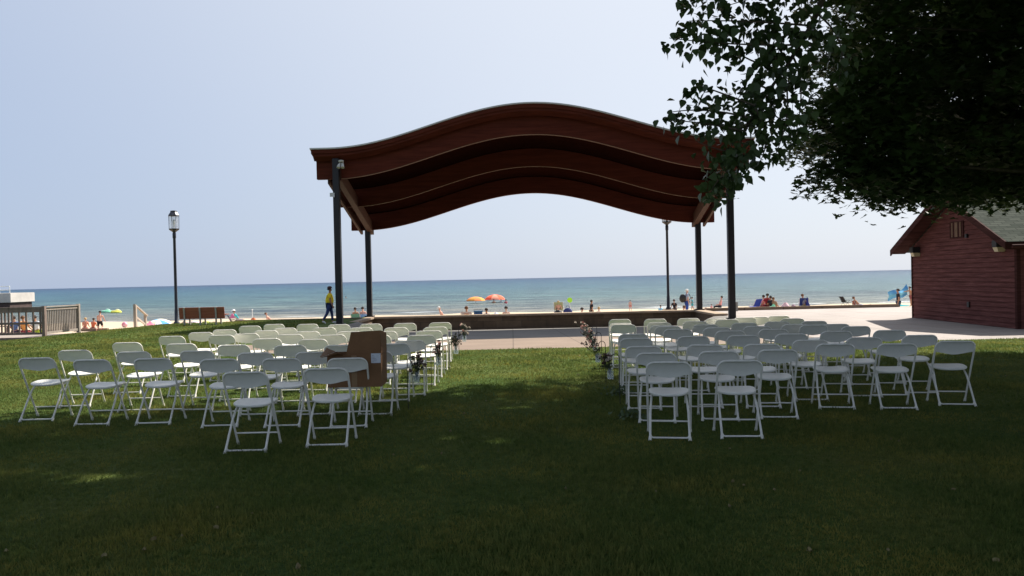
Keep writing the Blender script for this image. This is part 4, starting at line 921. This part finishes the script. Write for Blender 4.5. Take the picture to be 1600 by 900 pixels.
single('beach_bag', MB().ball((0, 0, .3), .33, 12, 8, (1, .6, .95)).tube([(-.15, 0, .5), (-.1, 0, .75), (.1, 0, .75), (.15, 0, .5)], .02, 5), cloth((.03, .04, .14)), 'navy bag under the lime green toy', 'bag', (xat(887, 56.5), 56.5, hgt(xat(887, 56.5), 56.5) + .02), smooth=True)
over('person with dark red hair whose head and shoulders show above the wall', 907, 481, 60, 1.6, 'sit', -60, skin='pale', hair='dark', top=(.5, .4, .4), sleeve=False, bottom=(.1, .1, .1), base=.38)
over('child in black shirt with hair in a bun standing beyond the wall', 924, 471, 68, 1.30, 'child', -70, skin='tan', hair='dark', top=(.012, .012, .02), bottom=(.02, .02, .03), base=.0)
over('small blond child whose head shows just above the wall', 937, 480, 60, 1.5, 'sit', 20, skin='pale', hair='blond', top=(.6, .45, .4), bottom=(.1, .1, .1), base=.36)
over('small bare backed child standing alone at the water edge', 985, 469, 73, .98, 'stand', 5, skin='pink', hair='dark', bottom=(.55, .2, .18))
over('child in light blue shirt sitting just behind the wall', 1032, 475, 50, 1.25, 'sit', -20, skin='tan', hair='dark', top=(.25, .55, .72), bottom=(.1, .2, .4), base=.36)
over('person in black shirt sitting beside the right street lamp pole', 1054, 468, 60, 1.75, 'sit', 0, skin='tan', hair='dark', top=(.015, .012, .015), bottom=(.02, .02, .03), base=.5)
over('person with bare pink back bending low beside the black shirt', 1062, 478, 59, 1.6, 'hunch', -70, skin='pink', hair='brown', bottom=(.1, .05, .05), base=.3)
bm1 = over('bald person in white shirt and blue trousers carrying a black backpack', 1073.5, 452, 66, 1.80, 'stand', -80, skin='pink', hair='white', top=(.35, .42, .55), bottom=(.03, .07, .30), legs='long')
bkp = thing('backpack', 'large black round backpack worn by the bald person', 'backpack', bm1.location + Vector((-.28, -.05, 1.12)), 0)
part('bag', MB().ball((0, 0, 0), .26, 14, 10, (.85, .7, 1.1), .03), M_BLK, bkp, True); part('strap', MB().tube([(.2, -.12, .2), (.4, -.12, .3), (.5, -.14, .0), (.3, -.12, -.2)], .025, 6), M_BLK, bkp)
over('child in teal swimsuit standing in front of the bald person', 1082, 464, 64, 1.15, 'child', 70, skin='tan', hair='dark', top=(.05, .30, .36), bottom=(.06, .36, .42))
towel('beach_bag', 'pinkish straw bag on the sand left of the baby', 'bag', 1103, 57, .6, .5, .45, (.45, .26, .2), z=.1)
over('baby in pink sitting on the sand before the woman in pink', 1111, 474, 57.5, .9, 'sit', -60, skin='pink', hair='brown', top=(.7, .3, .32), bottom=(.6, .6, .6), base=.25)
over('person with dark hair in pink top and black leggings crouched on a low stool', 1125, 459, 58, 1.75, 'chair', 72, skin='pink', hair='dark', top=(.75, .3, .34), bottom=(.02, .02, .03), legs='long', sleeve=False, base=.06)
st_ = thing('stool', 'low white beach stool under the person in pink', 'stool', (xat(1125, 58), 58, hgt(xat(1125, 58), 58))); part('seat', MB().box((-.28, -.2, .3), (.28, .2, .36)), M_WHITE, st_, bevel=.01); [part('leg', MB().tube([(a * .25, b * .17, 0), (a * .22, b * .15, .3)], .02, 6), M_WHITE, st_) for a in (-1, 1) for b in (-1, 1)]
towel('sandal_pile', 'small heap of red brown sandals on the sand', 'sandals', 1157, 57, .5, .4, .12, (.35, .12, .05), z=.06); towel('beach_bag', 'small dark brown bag on the sand right of the front post', 'bag', 1165, 57, .4, .4, .3, (.05, .035, .03), z=.05)
# family group by the timber edge
beach_chair('tall royal blue beach chair at the left end of the family group', 1182, 56, (.04, .07, .42), 25, 1.1, True)
person('person in pink shirt behind the blue beach chair', 1191, 478, 56.5, 1.75, 'chair', 20, 'tan', 'dark', (.72, .22, .26), (.3, .05, .05), base=.05)
person('person in dark red shirt, tallest of the seated family', 1198, 478, 56, 1.85, 'chair', 5, 'tan', 'dark', (.26, .02, .03), (.2, .02, .03), base=.08)
person('person in black shirt right of the dark red shirt', 1204.5, 478, 55.7, 1.72, 'chair', -20, 'tan', 'dark', (.02, .02, .03), (.02, .02, .03))
towel('beach_bag', 'mint green beach bag in front of the family group', 'bag', 1206, 54.5, .8, .5, .62, (.15, .60, .35), (.3, .7, .5))
person('person with brown hair and tan shirt leaning back at the right of the family', 1213, 478, 55.5, 1.7, 'sitback', -60, 'tan', 'brown', (.30, .18, .12), (.6, .6, .6), base=.05)
towel('beach_towel', 'pink and white patterned towel behind the family group', 'towel', 1228, 56.5, 1.3, .9, .6, (.65, .25, .3), (.8, .75, .75)); towel('beach_towel', 'crimson and white striped towel heap', 'towel', 1235, 54.5, 1.3, .7, .42, (.65, .06, .15), (.75, .5, .5)); towel('beach_towel', 'dark patterned towel heap left of the navy chair', 'towel', 1243, 56.2, 1.0, .7, .5, (.10, .07, .12), (.55, .35, .4))
beach_chair('navy folding chair at the right end of the family group', 1256, 56, (.02, .04, .18), -15, 1.1, True); person('person in grey top sitting in the navy folding chair', 1256.5, 478, 56, 1.78, 'chair', -60, 'tan', 'brown', (.2, .22, .3), (.25, .25, .12), base=.05)
towel('beach_bag', 'upright dark blue chair bag right of the navy chair', 'bag', 1262, 55.6, .35, .35, .95, (.03, .04, .18))
beach_chair('empty black folding chair alone near the water', 1319, 66, (.012, .012, .015), -75, 1.0, True, M_BLK)
towel('beach_towel', 'blue towel under the sunbathing person', 'towel', 1345, 62, 1.9, .8, .12, (.04, .14, .45)); person('person in blue shorts sunbathing half upright on the blue towel', 1342, 474, 62, 1.75, 'lounge', -86, 'tan', 'brown', None, (.08, .22, .55), base=.03)
beach_chair('low red brown backrest behind the sunbathing person', 1337, 62, (.28, .08, .05), -86, .8)
tp = person('person in swimwear holding up a large blue towel near the shed', 1423.5, 479, 64, 1.62, 'reach', 88, 'tan', 'dark', None, (.3, .1, .1))
xb = xat(1405, 64)
single('beach_towel', MB().grid(lambda u, v: ((u - .5) * 1.55, .18 * math.sin(6 * u + 2) + .1 * math.sin(8 * v), -.15 + .45 * u + (v - .5) * (.85 - .2 * math.sin(3 * u)) + .10 * math.sin(7 * u) - .35 * (1 - u) * v * .3), 16, 12, (0, .012, 0)), mat('blue_aqua_towel', (.05, .20, .50), .9, .1, 1.8, 0, 1, .1, col2=(.25, .62, .78)), 'large blue and aqua towel billowing from the hands of the standing person', 'towel', (xb, 64, hgt(xb, 64) + 1.0), smooth=True)
over('person in black bending behind the billowing blue towel', 1404, 455, 67, 1.5, 'stand', 80, skin='tan', hair='dark', top=(.02, .02, .03), bottom=(.02, .05, .1))
towel('beach_towel', 'teal towel spread on the sand below the billowing one', 'towel', 1408, 66, 1.6, .9, .14, (.03, .30, .34)); towel('beach_towel', 'pale yellow towel flat on the sand near the shed', 'towel', 1388, 66, .8, .7, .08, (.6, .58, .3))
# floating umbrellas and bathers
def wet(label, px, Y, **k): return person(label, px, 472, Y, 1.7, 'wade', rng.uniform(-60, 60), z=WZ - .95 + 0, **k)
umbrella('beach_umbrella', 'orange beach umbrella over the water, left of the pair', 743.5, 108, 1.32, .55, [(.80, .32, .06), (.75, .25, .08)], WZ, (0, 0), .35, group='umbrellas over the water'); umbrella('beach_umbrella', 'red and coral beach umbrella over the water, right of the pair', 773.5, 110, 1.5, .7, [(.80, .13, .06), (.82, .30, .20)], WZ, (0, 0), .40, group='umbrellas over the water')
wet('bather standing in the lake under the red umbrella, dark head', 771.5, 107, skin='tan', hair='dark'); wet('bather standing in the lake under the right rim of the red umbrella', 783, 108, skin='pink', hair='blond', top=(.5, .6, .6)); wet('bather with red swim top standing right of the red umbrella', 791, 105, skin='tan', hair='dark', top=(.5, .06, .10))
person('distant swimmer whose dark head shows between the left posts', 540.5, 465, 165, 1.8, 'wade', 20, 'tan', 'dark', z=WZ - 1.2)

# ------------------------------------------------------------------ trees
def leaf_mesh(name, C, S, tmpl, m, updir=.35, seed=1, droop=0, tilt=None, flat=False):
    r = np.random.RandomState(seed); N = len(C); K = len(tmpl)
    nrm_ = r.normal(size=(N, 3)); nrm_[:, 2] = np.abs(nrm_[:, 2]) + updir * 3; nrm_ /= np.linalg.norm(nrm_, axis=1)[:, None]
    t = r.normal(size=(N, 3)); t[:, 2] -= droop * 2.5; t -= nrm_ * (t * nrm_).sum(1)[:, None]; t /= np.linalg.norm(t, axis=1)[:, None]; b = np.cross(nrm_, t)
    T = np.array(tmpl); fold = .22 * np.abs(T[:, 0])
    V = C[:, None, :] + S[:, None, None] * (T[None, :, 0, None] * b[:, None, :] + T[None, :, 1, None] * t[:, None, :] + fold[None, :, None] * nrm_[:, None, :])
    me = bpy.data.meshes.new(name); me.vertices.add(N * K); me.vertices.foreach_set('co', V.reshape(-1).astype(np.float32))
    me.loops.add(N * K); me.loops.foreach_set('vertex_index', np.arange(N * K, dtype=np.int32)); me.polygons.add(N)
    me.polygons.foreach_set('loop_start', np.arange(0, N * K, K, dtype=np.int32)); me.polygons.foreach_set('loop_total', np.full(N, K, dtype=np.int32)); me.update(); me.materials.append(m); return me
MAPLE = [(0, -.05), (.28, -.12), (.22, .08), (.55, .10), (.34, .34), (.30, .42), (.12, .42), (.16, .62), (0, .95), (-.16, .62), (-.12, .42), (-.30, .42), (-.34, .34), (-.55, .10), (-.22, .08), (-.28, -.12)]
POPL = [(0, 0), (.30, .04), (.47, .26), (.34, .58), (.10, .92), (0, 1.12), (-.10, .92), (-.34, .58), (-.47, .26), (-.30, .04)]
QUAD = [(0, 0), (.5, .35), (0, 1), (-.5, .35)]
M_LF1 = mat('maple_leaves', (.035, .065, .014), .55, .35, 1.2, 0, 1, .35, col2=(.07, .115, .025), transl=.12)
M_LF2 = mat('poplar_leaves', (.045, .075, .022), .5, .3, 1.5, 0, 1, .4, col2=(.075, .12, .035), transl=.15)
M_BARK = mat('grey_brown_bark', (.10, .08, .06), .95, .3, 5, .8, 10, .1, stretch=(3, 3, .5))
def cluster_leaves(cl, n, rad, th, seed, droopc=.25):
    r = np.random.RandomState(seed); cl = np.array(cl); N = len(cl) * n
    c = np.repeat(cl, n, 0); a = r.uniform(0, 2 * np.pi, N); q = np.sqrt(r.uniform(0, 1, N)) * rad * r.uniform(.6, 1.25, N)
    off = np.stack([q * np.cos(a), q * np.sin(a), r.normal(0, th, N) - droopc * q * q / rad], 1); return c + off
POOLS = [(60, 748, .9, .20), (190, 752, .6, .14), (20, 858, .5, .14), (720, 690, .5, .16), (850, 712, .55, .10), (500, 680, .6, .16), (330, 688, .4, .12), (1210, 706, .28, .09), (1340, 692, .55, .13), (1460, 700, .4, .10), (1585, 735, .35, .1), (1270, 660, .4, .12), (930, 668, .3, .1), (1010, 640, .3, .1), (640, 742, .3, .06), (1440, 640, .6, .12), (1180, 650, .3, .1), (430, 650, .5, .15), (800, 640, .4, .12)]
PW = [(onz(a, b, 0).x, onz(a, b, 0).y, c, d) for a, b, c, d in POOLS]
def sun_gaps(C, loc, seed):
    # leave the small openings in the leaves through which the sun reaches the lawn
    q = np.random.RandomState(seed); P_ = C + loc; gx = P_[:, 0] - KX * P_[:, 2]; gy = P_[:, 1] - KY * P_[:, 2]; keep = np.ones(len(C), bool)
    for a, b, c, d in PW:
        e = ((gx - a) / c + .35 * np.sin(gx * 5 + a)) ** 2 + ((gy - b) / (d + .05) + .4 * np.sin(gx * 3.1 + b)) ** 2
        keep &= ~((e < 1.0) & (q.uniform(0, 1, len(C)) < .66)) & ~((e < 2.2) & (q.uniform(0, 1, len(C)) < .22))
    return C[keep]
def limb(mb, p, q, r0, r1, sag=0, n=7):
    p = Vector(p); q = Vector(q); pts = []; rr = []
    for i in range(n):
        t = i / (n - 1); v = p.lerp(q, t); v.z += sag * math.sin(math.pi * t); v.x += rng.uniform(-.1, .1) * (0 < i < n - 1); v.y += rng.uniform(-.1, .1) * (0 < i < n - 1)
        pts.append(tuple(v)); rr.append(r0 + (r1 - r0) * t)
    mb.tube(pts, rr, 8)
K1, K2 = KX, KY
r = np.random.RandomState(5)
def frame_z(Y): return 1.65 + .353 * Y
def shade_edge(gx):   # how far forward the shade of the tree belt reaches
    return 10.5 + 2.2 * ss(-2.4, -.6, gx) + 1.6 * ss(0, 3, gx) + .05 * max(0, gx)
TREES = {'maple_tree': Vector((10.6, 12.6, 0)), 'poplar_tree': Vector((6.9, 4.6, 0)), 'oak_tree': Vector((-9.5, .5, 0))}
CL = {k: [] for k in TREES}
cnt = 0
def gap(gx, gy):
    # slow openings in the canopy that let the sun pools through
    return math.sin(gx * .55 + 1.3) * math.sin(gy * 1.15 + .4 * gx + .6) + .5 * math.sin(gx * 1.3 + gy * .7 + 2)
while cnt < 1760:
    gx = r.uniform(-13, 16); gy = r.uniform(-6, 17)
    if cnt >= 1620: gx = r.uniform(-4.5, 1.2); gy = r.uniform(4.0, 9.8)      # extra leaf clusters added out of view to shade the middle of the lawn
    if gy > shade_edge(gx) - .7: continue
    if gap(gx, gy) > 1.2: continue
    z = r.uniform(7.2, 13.5); x = gx + K1 * z; y = gy + K2 * z
    if y > 0 and abs(x) < .68 * y + 1.5 and z < frame_z(y) + 1.4: continue
    k = min(TREES, key=lambda n: (TREES[n].xy - Vector((x, y))).length - (1.5 if n == 'maple_tree' else 0))
    CL[k].append((x, y, z)); cnt += 1
# low spreading crown of the maple that fills the upper right of the view
mcx, mcy = TREES['maple_tree'].x, TREES['maple_tree'].y
low = []
while len(low) < 1600:
    a = r.uniform(0, 2 * math.pi); q = math.sqrt(r.uniform(.05, 1)); z = r.uniform(0, 1)
    zz = 3.5 + 6.0 * z; lobes = 1 + .10 * math.sin(5 * a + 1) + .09 * math.sin(zz * 3.2 + 2 * a)
    rad = (5.0 if zz > 4.0 else 4.4 + (zz - 3.35) * .9) * lobes
    x = mcx + rad * q * math.cos(a); y = mcy + rad * q * math.sin(a)
    zz -= .35 * q * q
    if y < 8.4: continue
    if zz < frame_z(y) and x / y < .40 + .03 * math.sin(zz * 4): continue
    low.append((x, y, max(zz, 3.12 + .2 * math.sin(x * 2))))
for (px, py, Y) in [(1405, 300, 11), (1380, 285, 10.6), (1350, 290, 10.8), (1325, 296, 10.7), (1302, 297, 10.6), (1290, 294, 10.6), (1360, 312, 11), (1395, 322, 11.2), (1330, 255, 10.5), (1310, 235, 10.5), (1300, 205, 10.3), (1288, 200, 10.2), (1345, 225, 10.6), (1370, 250, 10.8), (1340, 170, 10.4), (1320, 150, 10.2), (1420, 318, 11.4), (1450, 322, 11.6), (1480, 318, 12), (1520, 322, 12), (1560, 320, 12.3), (1590, 318, 12.5), (1375, 190, 10.8), (1350, 130, 10.5), (1350, 80, 10.4), (1340, 40, 10.4)]:
    for dy in (0, .35): q_ = at(px, py - 36, Y + dy); low.append((q_.x + .25, q_.y, q_.z))
TLAB = {'maple_tree': 'big dark maple whose low boughs fill the upper right and hang over the shed', 'poplar_tree': 'tall poplar with the leafy branch hanging in front of the pavilion roof', 'oak_tree': 'large shade tree standing out of view behind the left lawn'}
for name, base in TREES.items():
    t = thing(name, TLAB[name], 'tree', (base.x, base.y, 0), 0); tr = MB(); loc = np.array([base.x, base.y, 0])
    hgt_t = 7 if name != 'maple_tree' else 5
    tr.tube([(0, 0, -.3), (.02, .01, .3), (.0, .05, 2), (.06, 0, 4), (0, .05, hgt_t), (.1, 0, hgt_t + 4), (.2, .1, hgt_t + 7)], [.5, .36, .3, .27, .24, .14, .04], 12)
    cl = CL[name]
    if cl:
        cc = np.array(cl); pick = r.permutation(len(cc))[:46]
        for i in pick:
            q = cc[i] - loc; s0 = r.uniform(hgt_t - 1, hgt_t + 4); limb(tr, (0, 0, s0), (q[0], q[1], q[2] - .1), .09, .015, .5)
        C = sun_gaps(cluster_leaves(cl, 105, 1.0, .22, 21) - loc, loc, 1); S = r.uniform(.13, .23, len(C))
        part('crown', leaf_mesh('crown', C, S, QUAD, M_LF1 if name != 'poplar_tree' else M_LF2, seed=3), None, t)
    if name == 'maple_tree':
        C = sun_gaps(cluster_leaves(low, 190, .62, .10, 31, .45) - loc, loc, 2); S = r.uniform(.085, .15, len(C))
        part('crown', leaf_mesh('low_crown', C, S, MAPLE, M_LF1, updir=.6, seed=4, droop=.3), None, t)
        ll = np.array(low); pick = r.permutation(len(ll))[:110]
        for i in pick:
            q = ll[i] - loc; s0 = max(2.6, q[2] - r.uniform(0, 1.5)); limb(tr, (0, 0, s0), tuple(q), .05, .008, .2)
    if name == 'poplar_tree':
        # the hanging branch: main bough with drooping side twigs, at about 8 m from the viewer
        br = MB(); lc = []
        def wp(px, py, Y): return at(px, py, Y) - base
        A = wp(1345, -260, 7.0); main = [Vector((0, 0, 7.2)), A, wp(1310, -60, 7.6), wp(1268, 40, 7.9), wp(1225, 110, 8.1), wp(1180, 170, 8.2), wp(1160, 215, 8.2), wp(1140, 260, 8.25), wp(1125, 288, 8.3)]
        main = [main[0], main[0].lerp(main[1], .5) + Vector((0, 0, .3))] + main[1:]
        br.tube([tuple(p) for p in main], [.10, .08, .05, .035, .026, .018, .013, .009, .006, .004], 7)
        twigs = [((1268, 40), (1150, 30), (1075, 35)), ((1290, 0), (1160, -20), (1060, 8)), ((1250, 70), (1140, 72), (1040, 68)), ((1180, 165), (1100, 135), (1092, 130)), ((1175, 185), (1100, 165), (1048, 172)), ((1165, 205), (1095, 190), (1055, 185)), ((1225, 110), (1240, 180), (1212, 240)), ((1240, 90), (1262, 130), (1238, 215)), ((1180, 170), (1210, 215), (1196, 250)), ((1225, 110), (1150, 95), (1112, 50)), ((1275, 20), (1330, 60), (1300, 130)), ((1310, -40), (1230, -20), (1130, 5)), ((1150, 235), (1130, 240), (1085, 225)), ((1140, 250), (1165, 262), (1150, 280)), ((1200, 140), (1170, 120), (1160, 150)), ((1225, 110), (1190, 60), (1180, 20)), ((1265, 50), (1215, 45), (1200, 90)), ((1130, 275), (1118, 285), (1112, 300))]
        for tw in twigs:
            Y = 8.1 + rng.uniform(-.35, .35); P = [wp(p[0], p[1], Y if i else 8.0) for i, p in enumerate(tw)]
            P[2] = P[2] + Vector((0, rng.uniform(-.2, .2), 0)); Q = [P[0].lerp(P[1], s).lerp(P[1].lerp(P[2], s), s) for s in [i / 8 for i in range(9)]]
            br.tube([tuple(p) for p in Q], [.012 - .001 * i for i in range(9)], 5)
            ln = sum((Q[i + 1] - Q[i]).length for i in range(8)); nl = int(ln * 95)
            for k in range(nl):
                s = rng.random() ** .8; i = min(7, int(s * 8)); p = Q[i].lerp(Q[i + 1], s * 8 - i); sd = .085 if s < .9 else .05
                lc.append((p.x + rng.gauss(0, sd), p.y + rng.gauss(0, sd * 1.5), p.z + rng.gauss(-.03, sd)))
        for i in range(3, len(main) - 1):
            a, b = main[i], main[i + 1]; k_ = int((b - a).length * (330 if i > 4 else 150))
            for k in range(k_):
                p = a.lerp(b, rng.random()); sd = .13 if i < 7 else .10; lc.append((p.x + rng.gauss(0, sd), p.y + rng.gauss(0, .2), p.z + rng.gauss(-.03, sd)))
        part('branch', br, M_BARK, t, True)
        lc = np.array(lc); S = r.uniform(.055, .10, len(lc))
        part('branch_leaves', leaf_mesh('branch_leaves', lc, S, POPL, M_LF2, updir=.0, seed=9, droop=.9), None, t)
    part('trunk', tr, M_BARK, t, True)

# ------------------------------------------------------------------ grass blades (uncountable) and fallen leaves
M_GR = mat('grass_blades', (.064, .115, .025), .7, .3, 16, 0, 1, .15, col2=(.20, .215, .06), transl=.5)
nt_ = M_GR.node_tree; rmp = [n for n in nt_.nodes if n.type == 'VALTORGB'][0]; tcn = [n for n in nt_.nodes if n.type == 'TEX_COORD'][0]
big = noise(nt_.nodes, nt_.links, tcn.outputs['Object'], .7, 5, .65); br_ = ramp(nt_.nodes, [(.36, (.72, .85, .75)), (.5, (1, 1, 1)), (.62, (1.55, 1.25, 1.1))]); nt_.links.new(big.outputs[0], br_.inputs[0])
mm = nt_.nodes.new('ShaderNodeMixRGB'); mm.blend_type = 'MULTIPLY'; mm.inputs[0].default_value = 1; nt_.links.new(rmp.outputs[0], mm.inputs[1]); nt_.links.new(br_.outputs[0], mm.inputs[2])
for n_ in nt_.nodes:
    if n_.type == 'BSDF_PRINCIPLED': nt_.links.new(mm.outputs[0], n_.inputs['Base Color'])
    if n_.type == 'BSDF_TRANSLUCENT': nt_.links.new(mm.outputs[0], n_.inputs[0])
rg = np.random.RandomState(77); B = []
def add_blades(n, y0, y1, hmin, hmax, w, xfun, yp=1):
    y = y0 + (y1 - y0) * rg.uniform(0, 1, n) ** yp; lo, hi = xfun(y); x = lo + (hi - lo) * rg.uniform(0, 1, n); B.append((x, y, rg.uniform(hmin, hmax, n), np.full(n, w) * rg.uniform(.7, 1.3, n)))
fr = lambda y: (-.70 * y - .5, .70 * y + .5)
add_blades(190000, 3.3, 8.5, .018, .048, .0045, fr); add_blades(150000, 8.5, 14, .02, .05, .006, fr); add_blades(110000, 14, 19.25, .02, .05, .009, fr)
add_blades(60000, 19.3, 35.4, .03, .06, .014, lambda y: (-.70 * y - .5, np.full_like(y, -7.5)))
x = np.concatenate([b[0] for b in B]); y = np.concatenate([b[1] for b in B]); h = np.concatenate([b[2] for b in B]); w_ = np.concatenate([b[3] for b in B])
keep = ~((x > -7.3) & (y > 19.26)); x, y, h, w_ = x[keep], y[keep], h[keep], w_[keep]
# same height field as the lawn mesh (bilinear over its grid)
XA, YA = np.array(XS), np.array(YS); ZG = np.array([[hgt(a, b) for a in XS] for b in YS])
ix = np.clip(np.searchsorted(XA, x) - 1, 0, len(XA) - 2); iy = np.clip(np.searchsorted(YA, y) - 1, 0, len(YA) - 2)
tx = (x - XA[ix]) / (XA[ix + 1] - XA[ix]); ty = (y - YA[iy]) / (YA[iy + 1] - YA[iy])
z = ZG[iy, ix] * (1 - tx) * (1 - ty) + ZG[iy, ix + 1] * tx * (1 - ty) + ZG[iy + 1, ix] * (1 - tx) * ty + ZG[iy + 1, ix + 1] * tx * ty
h *= .6 + .9 * (np.sin(x * 2.1 + np.sin(y * 1.7)) * .5 + .5) * (np.sin(y * 2.9 + x) * .3 + .7)
n = len(x); a = rg.uniform(0, 2 * np.pi, n); la = rg.uniform(0, 2 * np.pi, n); ll_ = h * rg.uniform(.1, .9, n)
V = np.zeros((n, 3, 3), np.float32)
V[:, 0] = np.stack([x - np.cos(a) * w_, y - np.sin(a) * w_, z - .004], 1); V[:, 1] = np.stack([x + np.cos(a) * w_, y + np.sin(a) * w_, z - .004], 1); V[:, 2] = np.stack([x + np.cos(la) * ll_, y + np.sin(la) * ll_, z + h], 1)
me = bpy.data.meshes.new('grass'); me.vertices.add(n * 3); me.vertices.foreach_set('co', V.reshape(-1)); me.loops.add(n * 3); me.loops.foreach_set('vertex_index', np.arange(n * 3, dtype=np.int32)); me.polygons.add(n)
me.polygons.foreach_set('loop_start', np.arange(0, n * 3, 3, dtype=np.int32)); me.polygons.foreach_set('loop_total', np.full(n, 3, dtype=np.int32)); me.update(); me.materials.append(M_GR)
o = link(bpy.data.objects.new('grass', me)); tag(o, 'short mown green grass of the lawn in front of the stage', 'grass', None, 'stuff')

M_DL = mat('dry_leaf', (.14, .10, .04), .7, .3, 9, col2=(.26, .22, .10)); lfm = None
LP = [(1145, 757, 1), (1162, 763, .7), (1210, 770, .8), (884, 768, .8), (1265, 866, 1.3), (226, 870, 1), (163, 880, 1), (338, 835, 1.2), (240, 853, 1.1), (704, 680, 1), (690, 716, .8), (645, 694, .7), (615, 718, .8), (340, 803, .9), (395, 812, .7), (466, 897, 1.2), (725, 652, .9), (1140, 796, .8), (1305, 663, .8), (1392, 690, .7), (1556, 882, 1), (1388, 866, .8), (1025, 773, .7), (1140, 705, .7), (905, 556, 1), (903, 588, 1), (850, 620, .8), (1405, 693, .8), (1572, 590, .8), (1500, 560, .7), (1250, 740, .7), (1490, 770, .8), (285, 848, .8), (10, 872, .9), (760, 632, .8), (600, 655, .9)]
for i, (px, py, s) in enumerate(LP):
    p = onz(px, py, 0); p.z = hgt(p.x, p.y) + .028
    if lfm is None:
        mb = MB(); mb.grid(lambda u, v: ((u - .5) * .05 * math.sin(math.pi * min(.97, max(.06, v))) ** .6 * 1.3, (v - .5) * .085, .018 * math.cos(6 * (u - .5)) + .012 * math.sin(4 * v)), 6, 7, (0, 0, .0012)); lfm = mb.mesh('fallen_leaf', M_DL, True)
    o = link(bpy.data.objects.new('fallen_leaf', lfm)); o.location = p; o.rotation_euler = (rng.uniform(-.3, .3), rng.uniform(-.3, .3), rng.uniform(0, 6.28)); s *= .42; o.scale = (s, s, s)
    tag(o, 'small curled dry leaf lying on the shaded grass', 'leaf', 'fallen leaves scattered on the lawn')
